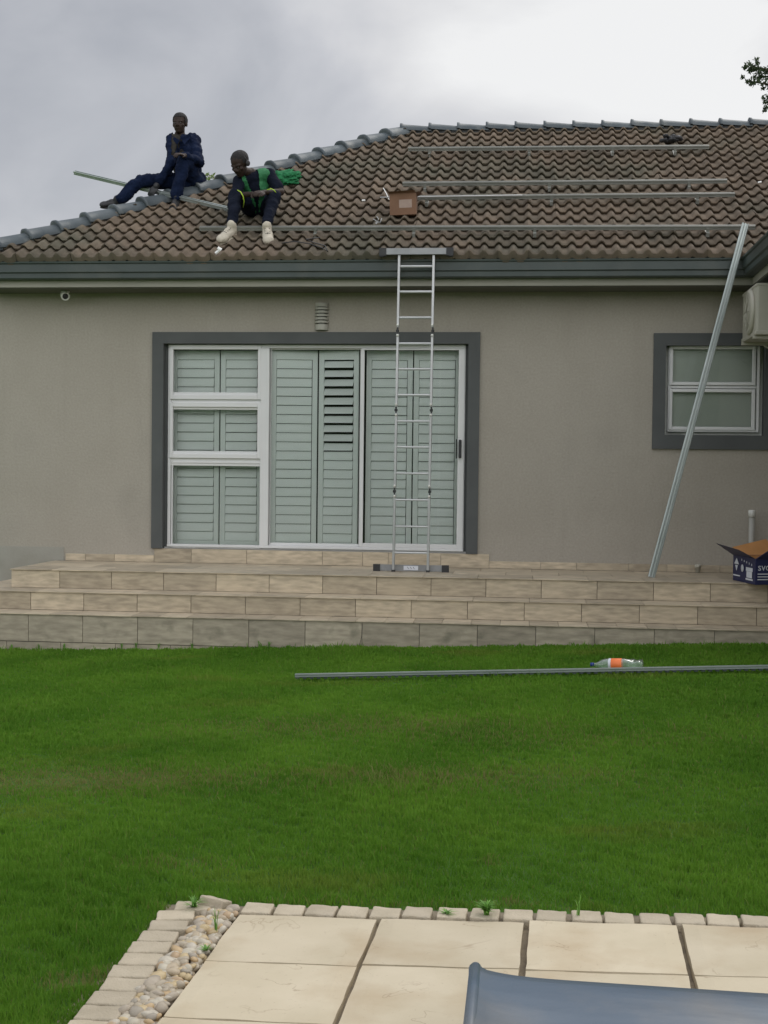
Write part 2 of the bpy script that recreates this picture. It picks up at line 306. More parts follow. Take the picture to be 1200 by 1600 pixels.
def grass_mat(name, blade):
    M = bpy.data.materials.new(name); M.use_nodes = True; nt = M.node_tree; n = nt.nodes; l = nt.links
    b = n['Principled BSDF']; b.inputs['Roughness'].default_value = .7; b.inputs['Specular IOR Level'].default_value = .2
    tc = n.new('ShaderNodeTexCoord')
    def nz(s, d=3):
        q = n.new('ShaderNodeTexNoise'); q.inputs['Scale'].default_value = s; q.inputs['Detail'].default_value = d; l.new(tc.outputs['Object'], q.inputs['Vector']); return q.outputs[0]
    def mix(f, a, c, lo, hi):
        r = n.new('ShaderNodeMapRange'); r.inputs[1].default_value = lo; r.inputs[2].default_value = hi; l.new(f, r.inputs[0])
        q = n.new('ShaderNodeMix'); q.data_type = 'RGBA'; l.new(r.outputs[0], q.inputs[0])
        for v, i in ((a, 6), (c, 7)):
            if isinstance(v, tuple): q.inputs[i].default_value = (*v, 1)
            else: l.new(v, q.inputs[i])
        return q.outputs[2]
    if blade:
        c = mix(nz(1.1), (.078, .205, .015), (.138, .290, .026), .35, .65)
        c = mix(nz(170, 1), c, (.175, .290, .036), .46, .85)
        mpn = n.new('ShaderNodeMapping'); mpn.inputs['Scale'].default_value = (.7, 1.5, 1); l.new(tc.outputs['Object'], mpn.inputs[0])
        qn = n.new('ShaderNodeTexNoise'); qn.inputs['Scale'].default_value = .9; qn.inputs['Detail'].default_value = 5; l.new(mpn.outputs[0], qn.inputs['Vector'])
        c = mix(qn.outputs[0], c, (.22, .23, .045), .60, .85)
        at = n.new('ShaderNodeAttribute'); at.attribute_name = 'dry'
        c = mix(at.outputs['Fac'], c, (.24, .20, .085), 0, 1)
        tr = n.new('ShaderNodeBsdfTranslucent'); l.new(c, tr.inputs[0]); ms = n.new('ShaderNodeMixShader'); ms.inputs[0].default_value = .35
        l.new(b.outputs[0], ms.inputs[1]); l.new(tr.outputs[0], ms.inputs[2]); l.new(ms.outputs[0], n['Material Output'].inputs[0])
    else:
        c = mix(nz(6, 6), (.045, .115, .012), (.065, .150, .017), .35, .65); c = mix(nz(60, 3), c, (.055, .075, .02), .55, .8)
    l.new(c, b.inputs['Base Color']); return M
M_lawn = grass_mat('lawn_ground', False); M_blade = grass_mat('grass_blades', True)

# ------------------------------------------------------------------ ground
mb = MB(); xs = [-100, -40, -20, -10.3, -8, -6, -4, -2, 0, 2, 4, 7.7, 20, 40, 100]; ys = [-100, -30, 0, 4, 8, 12, 16, 30, 60, 140]
for y in ys:
    for x in xs: mb.v.append((x, y, gz(x)-.035))
for j in range(len(ys)-1):
    for i in range(len(xs)-1):
        a = j*len(xs)+i; mb.f.append([a, a+1, a+1+len(xs), a+len(xs)]); mb.r.append(0); mb.sm.append(False)
tag(mb.build('lawn', M_lawn), kind='structure')

# patio grid (slightly turned against the house)
PA = radians(-2.0); PO = Vector((-.985, 4.575, 0)); PX = Vector((cos(PA), sin(PA), 0)); PY = Vector((-sin(PA), cos(PA), 0))
def pat(u, v, dz=0.0):
    p = PO+PX*u+PY*v; return Vector((p.x, p.y, gz(p.x)+dz))
mb = MB(); mb.add([pat(-.32, .17, -.031), pat(4.2, .17, -.031), pat(4.2, -3.6, -.031), pat(-.32, -3.6, -.031)], [(0, 1, 2, 3)])
tag(mb.build('patio_bed', M_joint), kind='structure')
mb = MB()
for j in range(8):
    for i in range(8):
        u0 = i*.516+.004+random.uniform(0, .004); u1 = (i+1)*.516-(.016 if i % 2 else .013); v1 = -j*.452-.003; v0 = -(j+1)*.452+.007
        bm = bmesh.new(); bmesh.ops.create_grid(bm, x_segments=10, y_segments=10, size=.5)
        dz = random.uniform(-.003, .003); seed = random.random()*50; tx, ty = random.uniform(-.006, .006), random.uniform(-.006, .006)
        for v in bm.verts:
            a, b_ = v.co.x+.5, v.co.y+.5
            e = min(a, 1-a, b_, 1-b_); wob = .004*mnoise.noise(Vector((a*4+seed, b_*4, 0)))
            u = u0+(u1-u0)*a+(wob if e < .01 else 0); vv = v0+(v1-v0)*b_+(wob if e < .01 else 0)
            v.co = pat(u, vv, dz+tx*(a-.5)+ty*(b_-.5)+.003*mnoise.noise(Vector((u*6, vv*6, seed)))-(.004 if e < .01 else 0))
        ex = bmesh.ops.extrude_edge_only(bm, edges=[e for e in bm.edges if e.is_boundary])
        for v in ex['geom']:
            if isinstance(v, bmesh.types.BMVert): v.co.z -= .034
        mb.bm(bm, random.random())
tag(mb.build('patio', M_slab), kind='structure')

# edging cobbles: each can be lifted
def cobble(c, sx, sy, sz, rot, label, tiltm=None):
    M = Matrix.Translation(c) @ Matrix.Rotation(rot, 4, 'Z') @ (tiltm or Matrix.Identity(4))
    bm = bmesh.new(); bmesh.ops.create_cube(bm, size=1)
    for v in bm.verts: v.co = Vector((v.co.x*sx, v.co.y*sy, v.co.z*sz))
    bmesh.ops.bevel(bm, geom=bm.edges[:], offset=.007, segments=3, affect='EDGES', profile=.6)
    bmesh.ops.subdivide_edges(bm, edges=[e for e in bm.edges if e.calc_length() > .03], cuts=4, use_grid_fill=True)
    sd_ = random.random()*90
    for v in bm.verts: v.co += Vector([mnoise.noise(Vector((v.co.x*30+sd_+k*9, v.co.y*30, v.co.z*30)))*.0028 for k in range(3)])
    o = MB().bm(bm, random.random(), M, True).build('edging_cobble', M_brick, base=c)
    tag(o, label, 'paving cobble', 'cobbles edging the patio'); return o
ORD = ['first', 'second', 'third', 'fourth', 'fifth', 'sixth', 'seventh', 'eighth', 'ninth', 'tenth', 'eleventh', 'twelfth', 'thirteenth', 'fourteenth', 'fifteenth', 'sixteenth', 'seventeenth', 'eighteenth', 'nineteenth', 'twentieth']
for k in range(12):
    Y = 4.655-.107*k; X = -1.207+.004*(4.6-Y)+random.uniform(-.005, .005)
    if k == 0: X += .035
    cobble(Vector((X, Y, gz(X)-.028)), (.132+random.uniform(-.005, .005)), .098, .06, radians(random.uniform(-3, 3)+(8 if k < 3 else 3)),
           'buff cobble in the side row beside the pebbles, %s from its lawn end' % ORD[k])
cobble(Vector((-1.098, 4.685, gz(-1.08)-.014)), .098, .08, .062, radians(-14), 'loose tipped cobble at the patio corner with its front face showing', Matrix.Rotation(radians(-18), 4, 'X') @ Matrix.Rotation(radians(6), 4, 'Y'))
for k in range(19):
    u = .055+.1175*k+random.uniform(-.004, .004)
    p = pat(u, .062+random.uniform(-.004, .004), -.028-random.uniform(0, .004))
    cobble(p, .104+random.uniform(-.004, .003), .105, .06, PA+radians(random.uniform(-3, 3)), 'buff cobble in the row between slabs and lawn, %s from the tipped corner cobble' % ORD[k])

# pebbles
ico = bmesh.new(); bmesh.ops.create_icosphere(ico, subdivisions=2, radius=1); ico.verts.ensure_lookup_table(); iv = [v.co.copy() for v in ico.verts]; iff = [[v.index for v in f.verts] for f in ico.faces]; ico.free()
def pebble(mb, c, r, rnd=None):
    sx, sy, sz = r*random.uniform(.8, 1.5), r*random.uniform(.7, 1.1), r*random.uniform(.5, .8)
    R = Matrix.Rotation(random.uniform(0, 6.3), 3, 'Z') @ Matrix.Rotation(random.uniform(-.5, .5), 3, 'X') @ Matrix.Rotation(random.uniform(-.5, .5), 3, 'Y'); sd_ = random.random()*99
    mb.add([c+R @ (Vector((v.x*sx, v.y*sy, v.z*sz))*(1+.22*mnoise.noise(v*1.1+Vector((sd_, 0, 0))))) for v in iv], iff, random.random() if rnd is None else rnd, True)
def pebble_mat():
    M = M_pebble; n = M.node_tree.nodes; l = M.node_tree.links; b = n['Principled BSDF']
    at = n.new('ShaderNodeAttribute'); at.attribute_name = 'rnd'; r = n.new('ShaderNodeValToRGB'); l.new(at.outputs['Fac'], r.inputs[0]); r.color_ramp.interpolation = 'CONSTANT'
    cols = [(0, (.44, .36, .25)), (.14, (.40, .34, .25)), (.3, (.50, .39, .22)), (.42, (.50, .45, .35)), (.55, (.40, .34, .26)), (.68, (.46, .33, .18)), (.76, (.33, .29, .23)), (.86, (.50, .45, .36)), (.95, (.42, .30, .18))]
    e = r.color_ramp.elements; e[0].position = 0; e[0].color = (*cols[0][1], 1); e[1].position = cols[1][0]; e[1].color = (*cols[1][1], 1)
    for p, c in cols[2:]: q = e.new(p); q.color = (*c, 1)
    tc = n.new('ShaderNodeTexCoord'); nz = n.new('ShaderNodeTexNoise'); nz.inputs['Scale'].default_value = 60; nz.inputs['Detail'].default_value = 4; l.new(tc.outputs['Object'], nz.inputs['Vector'])
    mr = n.new('ShaderNodeMapRange'); mr.inputs[3].default_value = .78; mr.inputs[4].default_value = 1.15; l.new(nz.outputs[0], mr.inputs[0])
    sc = n.new('ShaderNodeVectorMath'); sc.operation = 'SCALE'; l.new(r.outputs[0], sc.inputs[0]); l.new(mr.outputs[0], sc.inputs['Scale']); l.new(sc.outputs[0], b.inputs['Base Color'])
pebble_mat()
mb = MB()
for k in range(1250):
    v = random.uniform(-1.9, .05); lev = k % 3
    ul = -.118+.02*(-v)*.0-.01; r = random.uniform(.011, .0185) if random.random() < .65 else random.uniform(.0185, .026); uu = random.uniform(-.152+r*1.2, .004-r*1.1)
    p = pat(uu, v, -.029+.010*lev+random.uniform(0, .006))
    pebble(mb, p, r)
tag(mb.build('pebbles', M_pebble), label='mixed cream and tan river pebbles between cobbles and slabs', cat='pebbles', kind='stuff')

# grass blades
def make_grass():
    n = 900000
    Y = 3.2+RNG.random(n)**1.25*8.95*1.0
    Xc = -.104*Y; W = .295*Y+.5
    X = Xc+(RNG.random(n)*2-1)*W
    outer = RNG.random(n) < .32; X = np.where(outer, Xc+np.sign(RNG.random(n)-.5)*(W+RNG.random(n)**1.3*3.2), X)
    inpat = (X > -1.275+.0*Y) & (Y < 4.745-(X+.985)*.035)
    keep = ~inpat & (Y < 12.08); X = X[keep]; Y = Y[keep]; n = len(X)
    gzv = TILT*np.clip(X+1.3, -9, 9)+.01-.030
    dist = np.clip((Y-4)/8, 0, 1)
    def field(k0, k1, m=14):
        f_ = np.zeros(n)
        for _ in range(m):
            k = k0+(k1-k0)*RNG.random(); a = RNG.random()*6.283; f_ += np.sin(k*(np.cos(a)*X+np.sin(a)*Y)+RNG.random()*6.283)
        return f_/np.sqrt(m/2)
    clump = field(14, 60); broad = field(2, 7)
    h = (.019+.014*RNG.random(n))*(1+.25*np.sin(X*2.1+Y)*np.sin(Y*1.7)); h *= np.clip(1+.22*clump+.10*broad, .4, 1.8); h[RNG.random(n) < .02] *= 1.8
    wd = (.0014+.0028*dist)*(0.7+.6*RNG.random(n))
    dry = np.where(RNG.random(n) < (.04+.05*np.clip(-clump-.4, 0, 2)+.03*np.clip(broad-.6, 0, 2)), RNG.random(n)*.7, 0.0)
    for (cx, cy, rx, ry, a) in DRY:
        dd = ((X-cx)/rx)**2+((Y-cy)/ry)**2; p = a*np.exp(-dd*1.2); dry = np.maximum(dry, (RNG.random(n) < p)*(.5+.5*RNG.random(n)))
        h = np.where((dd < 1) & (a > .6), h*(.55+.45*np.minimum(1, dd)), h)
    an = RNG.random(n)*2*np.pi; ln = RNG.random(n)*.75*h; la = RNG.random(n)*2*np.pi
    dx = np.cos(an)*wd; dy = np.sin(an)*wd
    # each blade: two base points, two mid points, one tip
    V = np.zeros((n, 5, 3))
    lx = np.cos(la)*ln; ly = np.sin(la)*ln
    V[:, 0] = np.stack([X-dx, Y-dy, gzv], 1); V[:, 1] = np.stack([X+dx, Y+dy, gzv], 1)
    V[:, 2] = np.stack([X+dx*.8+lx*.35, Y+dy*.8+ly*.35, gzv+h*.6], 1); V[:, 3] = np.stack([X-dx*.8+lx*.35, Y-dy*.8+ly*.35, gzv+h*.6], 1)
    V[:, 4] = np.stack([X+lx, Y+ly, gzv+h*.98], 1)
    me = bpy.data.meshes.new('grass'); me.vertices.add(n*5); me.vertices.foreach_set('co', V.reshape(-1))
    base = (np.arange(n)*5)[:, None]
    quad = base+np.array([0, 1, 2, 3]); tri = base+np.array([3, 2, 4])
    loops = np.concatenate([quad, tri], 1).reshape(-1)
    me.loops.add(len(loops)); me.loops.foreach_set('vertex_index', loops.astype(np.int32))
    me.polygons.add(n*2); st = np.zeros(n*2, np.int32); st[0::2] = np.arange(n)*7; st[1::2] = np.arange(n)*7+4; me.polygons.foreach_set('loop_start', st)
    try:
        tt = np.zeros(n*2, np.int32); tt[0::2] = 4; tt[1::2] = 3; me.polygons.foreach_set('loop_total', tt)
    except Exception: pass
    at = me.attributes.new('dry', 'FLOAT', 'FACE'); at.data.foreach_set('value', np.repeat(dry, 2).astype(np.float32))
    me.update(calc_edges=True); me.materials.append(M_blade); o = bpy.data.objects.new('grass', me); COL.objects.link(o)
    tag(o, 'short mown green grass covering the lawn', 'grass', kind='stuff')
def _g(x, y): p = gp(x, y); return p.x, p.y
DRY = [(*_g(130, 1212), .85, .30, .85), (*_g(120, 1522), .10, .07, .9), (*_g(775, 1338), .05, .04, .6), (*_g(280, 1340), .25, .1, .3), (*_g(560, 1130), 1.2, .35, .4), (*_g(690, 1210), .9, .3, .45), (*_g(800, 1400), .12, .03, .6), (*_g(285, 1410), .1, .03, .8), (*_g(650, 1404), .6, .02, .3), (*_g(880, 1150), .9, .3, .25)]
make_grass()

# ------------------------------------------------------------------ tiled terrace steps
YW = 14.14; ZL = .593; XL = -5.13
N1, N2, N3 = 12.82, 12.46, 12.12; Z2, Z3 = .405, .223; XR = 5.2
ter = thing('terrace_steps', 'three broad steps and landing tiled in beige timber-look tiles below the house wall', 'steps', (-1, 12.1, .0))
def slabstep(mb, x0, x1, y0, y1, z0, z1): mb.box((x0, y0, z0), (x1, y1, z1))
core = MB(); slabstep(core, XL+.012, XR, N1+.012, YW-.002, -.3, ZL-.012); slabstep(core, XL-.37+.012, XR, N2+.012, YW-.006, -.34, Z2-.012); slabstep(core, XL-.74+.012, XR, N3+.012, YW-.01, -.38, Z3-.012)
core.build('core', M_grout, ter)
def risers(mb, x0, x1, yf, z0, z1, tl, off, side_to=None):
    x = x0-off
    while x < x1:
        a, b = max(x, x0), min(x+tl, x1)
        if b-a > .02: mb.bbox((a+.0025, yf, z0), (b-.0025, yf+.011, z1), .0015, random.random())
        x += tl
def treads(mb, x0, x1, y0, y1, z, tl, td, off):
    """tread tiles with a nose that overhangs the riser a little"""
    y = y0; r = 0
    while y < y1-.01:
        yy = min(y+td, y1); x = x0-((off+.27*r) % tl); r += 1
        while x < x1:
            a, b = max(x, x0), min(x+tl, x1)
            if b-a > .02: mb.bbox((a+.002, y+.001, z-.011), (b-.002, yy-.002, z), .0015, random.random())
            x += tl
        y = yy
TL = .537
mb = MB(); risers(mb, XL, XR, N1, Z2+.002, ZL-.013, TL, .03)
for k in range(3): mb.bbox((XL, N1+.02+k*.43, Z2+.002), (XL+.011, N1+.02+k*.43+.425, ZL-.013), .0015, random.random())
mb.build('riser', M_step, ter)
mb = MB(); risers(mb, XL-.37, XR, N2, Z3+.002, Z2-.013, TL, .36)
for k in range(4): mb.bbox((XL-.37, N2+.02+k*.41, Z3+.002), (XL-.359, N2+.02+k*.41+.405, Z2-.013), .0015, random.random())
mb.build('riser', M_step, ter)
mb = MB(); risers(mb, XL-.74, XR, N3, -.045, Z3-.013, TL, .42); risers(mb, XL-.74, XR, N3+.004, -.29, -.052, TL, .1)
for k in range(4): mb.bbox((XL-.74, N3+.02+k*.5, -.3), (XL-.729, N3+.02+k*.5+.49, Z3-.013), .0015, random.random())
tag(mb.build('riser', M_steplow, ter), label='lowest riser, greyer and mossy tiles')
mb = MB(); treads(mb, XL-.012, XR, N1-.014, YW-.02, ZL, TL, .45, .1); mb.build('landing', M_step, ter)
mb = MB(); treads(mb, XL-.37-.012, XR, N2-.014, N1-.001, Z2, TL, .4, .3); treads(mb, XL-.382, XL-.001, N1, YW-.02, Z2, .4, TL, .0); mb.build('tread', M_step, ter)
mb = MB(); treads(mb, XL-.74-.012, XR, N3-.014, N2-.001, Z3, TL*.5, .4, .2); treads(mb, XL-.752, XL-.371, N2, YW-.02, Z3, .4, TL, .0); mb.build('tread', M_step, ter)
# skirting against the wall
mb = MB(); xk = [-5.03, -4.80, -4.47, -4.02, -3.6, -2.98, -2.14, -1.70, -1.42, -.85, -.33, .22, .6, 1.15, 1.55, 2.1, 2.6, 3.1, 3.7, 4.4, 5.1]
for a, b in zip(xk, xk[1:]):
    top = .745 if -4.05 < (a+b)/2 < -.46 else .672
    mb.bbox((a+.002, YW-.013, ZL+.002), (b-.002, YW-.002, top), .0015, random.random())
mb.build('skirting', M_step, ter)
# a crack line in one bottom riser tile
c0 = hy(561, 1010, N3-.001); c1 = hy(566, 975, N3-.001)
mb = MB(); mb.tube([c0, c0.lerp(c1, .45)+Vector((.012, 0, 0)), c1], .0016, 5); mb.build('crack', M_dark, ter)

# ------------------------------------------------------------------ house
house = thing('house', 'single-storey taupe house with brown tiled hip roof and shuttered sliding door', 'house', (0, 14.14, 0))
XWL = -5.88; ZT = 3.60
DX0, DX1, DZ0, DZ1 = -3.925, -.582, .748, 3.0            # sliding door opening
WX0, WX1, WZ0, WZ1 = 1.51, 2.52, 2.05, 2.985         # small window opening
def wall_with_holes(mb, x0, x1, z0, z1, holes, yf, yb):
    xs = sorted({x0, x1, *[h[0] for h in holes], *[h[1] for h in holes]}); zs = sorted({z0, z1, *[h[2] for h in holes], *[h[3] for h in holes]})
    hole = lambda a, b: any(h[0] <= a < h[1] and h[2] <= b < h[3] for h in holes)
    for i in range(len(xs)-1):
        for j in range(len(zs)-1):
            a, b, c, d = xs[i], xs[i+1], zs[j], zs[j+1]
            if hole((a+b)/2, (c+d)/2): continue
            mb.add([(a, yf, c), (b, yf, c), (b, yf, d), (a, yf, d)], [(0, 1, 2, 3)])
    for h in holes:
        a, b, c, d = h
        mb.add([(a, yf, c), (b, yf, c), (b, yf, d), (a, yf, d), (a, yb, c), (b, yb, c), (b, yb, d), (a, yb, d)], [(0, 1, 5, 4), (1, 2, 6, 5), (2, 3, 7, 6), (3, 0, 4, 7)])
mb = MB(); wall_with_holes(mb, XWL, 7.2, .0, ZT+.15, [(DX0-.03, DX1+.03, DZ0-.0, DZ1+.03), (WX0-.03, WX1+.03, WZ0-.03, WZ1+.03)], YW, YW+.26)
mb.add([(XWL, YW, 0), (XWL, 22, 0), (XWL, 22, ZT), (XWL, YW, ZT)], [(0, 1, 2, 3)]); mb.add([(XWL, 22, 0), (9, 22, 0), (9, 22, ZT), (XWL, 22, ZT)], [(0, 1, 2, 3)])
mb.add([(2.74, YW, 0), (2.74, 9.6, 0), (2.74, 9.6, ZT+.1), (2.74, YW, ZT+.1)], [(0, 1, 2, 3)]); mb.add([(2.74, 9.6, 0), (9, 9.6, 0), (9, 9.6, ZT), (2.74, 9.6, ZT)], [(0, 1, 2, 3)])
mb.add([(9, 9.6, 0), (9, 22, 0), (9, 22, ZT), (9, 9.6, ZT)], [(0, 1, 2, 3)])
mb.build('wall', M_wall, house)
mb = MB(); mb.box((XWL-.004, YW-.006, .0), (-5.05, YW+.01, .742)); mb.build('plinth', M_plinth, house)
# window and door surrounds (raised charcoal plaster bands)
def surround(x0, x1, z0, z1, w, wb, name='surround'):
    """band round an opening x0..x1, z0..z1; w = width, wb = width of the bottom band"""
    mb = MB(); yf = YW-.03; yb = YW+.11
    mb.box((x0-w, yf, z0-wb), (x0, yb, z1+w)); mb.box((x1, yf, z0-wb), (x1+w, yb, z1+w)); mb.box((x0, yf, z1), (x1, yb, z1+w))
    if wb > 0: mb.box((x0, yf, z0-wb), (x1, yb, z0))
    return mb.build(name, M_trim, house)
surround(DX0, DX1, DZ0, DZ1, .125, .0); surround(WX0-.008, WX1+.005, WZ0-.005, WZ1, .13, .15)

# sliding door unit
YF = YW+.05
def P(x, y): p = hy(x, y, YF); return p.x, p.z
def fr(mb, x0, x1, z0, z1, y0=YF, y1=YF+.06, c=.004): mb.bbox((x0, y0, z0), (x1, y1, z1), c)
zt = P(500, 539)[1]; zb = P(500, 858)[1]
X = lambda px: P(px, 700)[0]; Z = lambda py, px=500: P(px, py)[1]
mb = MB()
xa, xm0, xm1, xe = X(262), X(407), X(420), X(726)
fr(mb, xa, xa+.035, zb+.03, zt-.035); fr(mb, xa, xe, zt-.035, zt+.004); fr(mb, xm0, xm1, zb+.03, zt-.035, YF-.012); fr(mb, xe-.03, xe, zb+.03, zt-.035); fr(mb, xa, xe, zb-.0, zb+.03, YF-.012)
for (pa, pb) in ((613, 640), (705, 728)): fr(mb, xa+.035, xm0, Z(pb, 335), Z(pa, 335), YF+.012, YF+.055)
sl_ = mb.build('door_frame', M_white, house)
mb = MB(); mb.box((DX0-.02, YF+.02, .72), (DX1+.02, YF+.10, DZ0+.02)); mb.build('door_threshold', M_white, house)
mb = MB(); mb.box((DX0-.029, YF+.012, zb), (xa+.002, YF+.055, DZ1+.029)); mb.box((xe-.002, YF+.012, zb), (DX1+.029, YF+.055, DZ1+.029)); mb.box((xa+.002, YF+.012, zt), (xe-.002, YF+.055, DZ1+.029)); mb.build('reveal_filler', M_trim, house)
# three light window at the left
lights = [(546, 617), (636, 709), (724, 853)]
prev = None
for i, (a, b) in enumerate(lights):
    x0, x1 = X(270)-.0, X(402); z1, z0 = Z(a, 335), Z(b, 335)
    if i == 2: x1 = X(406)
    mb = MB(); t_ = .05 if i < 2 else .022; yf = YF-.012 if i < 2 else YF+.004
    tb = .05 if i < 2 else .03
    mb.bbox((x0-t_*.75, yf, z0-tb), (x0, yf+.05, z1+t_), .004); mb.bbox((x1, yf, z0-tb), (x1+t_*.75, yf+.05, z1+t_), .004)
    mb.bbox((x0, yf, z1), (x1, yf+.05, z1+t_), .004); mb.bbox((x0, yf, z0-tb), (x1, yf+.05, z0), .004)
    sash = mb.build('window_sash', M_white, house)
    MB().box((x0-.004, YF+.018, z0-.004), (x1+.004, YF+.023, z1+.004)).build('pane', M_glass, sash)
# fixed door light and sliding leaf
def leaf(name, x0, x1, tl, tr, tt, tb, y, thick=.035):
    mb = MB(); a, b = zb+.03, zt-.035
    mb.bbox((x0, y, a), (x0+tl, y+thick, b), .004); mb.bbox((x1-tr, y, a), (x1, y+thick, b), .004)
    mb.bbox((x0+tl, y, a), (x1-tr, y+thick, a+tb), .004); mb.bbox((x0+tl, y, b-tt), (x1-tr, y+thick, b), .004)
    o = mb.build(name, M_white, house)
    MB().box((x0+tl-.004, y+.015, a+tb-.004), (x1-tr+.004, y+.02, b-tt+.004)).build('pane', M_glass, o); return o
leaf('fixed_leaf', X(421), X(564), .008, .02, .012, .03, YF+.03)
door = leaf('sliding_leaf', X(563), X(725), .036, .068, .02, .045, YF-.008)
hx = X(719); hz0, hz1 = Z(716, 719), Z(687, 719)
mb = MB(); mb.bbox((hx-.014, YF-.05, hz0), (hx+.016, YF-.028, hz1), .008); mb.box((hx-.008, YF-.03, hz0+.01), (hx+.008, YF-.007, hz0+.03)); mb.box((hx-.008, YF-.03, hz1-.03), (hx+.008, YF-.007, hz1-.01)); mb.build('handle', M_black, door)
hx2 = X(713.5); MB().bbox((hx2-.008, YF-.02, hz0-.004), (hx2+.006, YF-.0085, hz1+.005), .003).build('lock_plate', M_black, door)

# plantation shutters
YS = YW+.20
def shutter(x0, x1, z0, z1, yaw=0.0, nl=20, open_from=None, open_to=None, y=YS, stile=.06, top=.10, bot=.06, ang=11):
    """panel frame with angled louvres; louvres open_from..open_to (from the top) are tipped open"""
    p0 = Vector((x0, y, 0)); w_ = x1-x0
    Mx = Matrix.Translation((x0, y, 0)) @ Matrix.Rotation(yaw, 4, 'Z')
    g = .003
    mb = MB()
    mb.bbox((g, 0, z0), (stile, .03, z1), .003, 0, Mx); mb.bbox((w_-stile, 0, z0), (w_-g, .03, z1), .003, 0, Mx)
    mb.bbox((stile, .001, z1-top), (w_-stile, .029, z1), .002, 0, Mx); mb.bbox((stile, .001, z0), (w_-stile, .029, z0+bot), .002, 0, Mx)
    p = mb.build('shutter_panel', M_shut, house)
    mb = MB(); la, lb = z0+bot, z1-top; pitch = (lb-la)/nl; hl = pitch*.487
    for i in range(nl):
        zc = lb-pitch*(i+.5); a = radians(ang+random.uniform(-1.5, 1.5))
        if open_from is not None and open_from <= i < open_to: a = radians(36+random.uniform(-3, 3))
        # louvre: flattened lens profile, top edge leaning back
        d = Vector((0, sin(a), cos(a))); nrm = Vector((0, cos(a), -sin(a))); prof = []
        for k in range(10):
            an = 2*pi*k/10; prof.append(d*(hl*cos(an))+nrm*(.0055*sin(an)))
        xl, xr = stile+.003, w_-stile-.007
        vs = [Mx @ (Vector((xl, .015, zc))+q) for q in prof]+[Mx @ (Vector((xr, .015, zc))+q) for q in prof]
        mb.add(vs, [(k, (k+1) % 10, 10+(k+1) % 10, 10+k) for k in range(10)]+[tuple(reversed(range(10))), tuple(range(10, 20))], 0, False)
    mb.build('louvres', M_shut, p); return p
def XS(px): return hy(px, 700, YS).x
zs0, zs1 = hy(500, 856, YS).z, hy(500, 548, YS).z
for (a, b, kw) in [(268, 342.5, {}), (343.5, 410, {}), (424, 496, dict(yaw=radians(6), y=YS-.055)), (496.8, 561, dict(yaw=radians(-6), open_from=0, open_to=10, y=YS)), (571, 644, {}), (645, 719, {})]:
    shutter(XS(a), XS(b), zs0, zs1, **kw)
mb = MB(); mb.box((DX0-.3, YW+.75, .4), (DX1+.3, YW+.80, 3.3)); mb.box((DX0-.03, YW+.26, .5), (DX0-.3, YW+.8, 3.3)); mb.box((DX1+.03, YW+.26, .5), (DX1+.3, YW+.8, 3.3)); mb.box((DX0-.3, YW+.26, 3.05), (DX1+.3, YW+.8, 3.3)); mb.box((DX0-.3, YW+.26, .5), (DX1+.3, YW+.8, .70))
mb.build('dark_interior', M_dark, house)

# small window
mb = MB(); x0, x1, z0, z1 = P(1044, 600)[0], P(1187, 600)[0], P(1115, 675)[1], P(1115, 541)[1]
fr(mb, x0, x0+.03, z0, z1); fr(mb, x1-.03, x1, z0, z1); fr(mb, x0+.03, x1-.03, z1-.03, z1); fr(mb, x0+.03, x1-.03, z0, z0+.03); zc = P(1115, 605)[1]; fr(mb, x0+.03, x1-.03, zc-.012, zc+.012)
wf = mb.build('window_frame', M_white, house)
for (ya, yb) in ((544, 597), (613, 667)):
    a, b = P(1051, 600)[0], P(1175, 600)[0]; c, d = P(1115, yb)[1], P(1115, ya)[1]
    mb = MB(); yf = YF-.012
    mb.bbox((a-.035, yf, c-.035), (a, yf+.04, d+.035), .005); mb.bbox((b, yf, c-.035), (b+.035, yf+.04, d+.035), .005); mb.bbox((a, yf, d), (b, yf+.04, d+.035), .005); mb.bbox((a, yf, c-.035), (b, yf+.04, c), .005)
    s_ = mb.build('window_sash', M_white, wf)
    s_.name = 'window_sash'
    MB().box((a-.004, YF+.012, c-.004), (b+.004, YF+.017, d+.004)).build('pane', M_frost, wf)
MB().box((WX0-.02, YW+.115, WZ0-.02), (WX1+.02, YW+.12, WZ1+.02)).build('window_blind', M_blind, house)

# eaves: soffit, fascia, gutter
XG0, XG1 = -5.98, 2.19
mb = MB(); mb.box((XG0+.1, 13.745, 3.552), (2.4, YW-.001, 3.565)); mb.box((2.33, 9.3, 3.552), (2.735, YW-.001, 3.5649)); mb.build('soffit', M_soffit, house)
zf0 = hy(600, 447, 13.72).z; zf1 = hy(600, 408, 13.72).z
mb = MB(); mb.box((XG0+.08, 13.72, zf0), (2.309, 13.744, zf1-.02)); mb.box((2.31, 9.2, zf0), (2.335, 13.744, zf1-.02)); mb.box((XG0+.08, 13.745, zf0), (XG0+.104, 22.3, zf1-.02)); mb.build('fascia', M_fascia, house)
zg1 = hy(600, 405.5, 13.58).z; zg0 = hy(600, 433.5, 13.60).z; gh = zg1-zg0
gprof = [(0, 0), (.085, 0), (.098, .012), (.10, .06), (.118, .072), (.12, gh-.028), (.135, gh-.018), (.138, gh), (.126, gh), (.112, gh-.02), (.09, .02), (.012, .02), (.01, gh-.05), (0, gh-.05)]
mb = MB(); mb.extrude(gprof, (XG0-.03, 13.718, zg0), (2.33, 13.718, zg0), (0, -1, 0), (0, 0, 1)); mb.build('gutter', M_gutter, house)
mb = MB(); mb.extrude(gprof, (2.308, 9.1, zg0+.001), (2.308, 13.60, zg0+.001), (-1, 0, 0), (0, 0, 1)); mb.build('gutter', M_gutter, house)
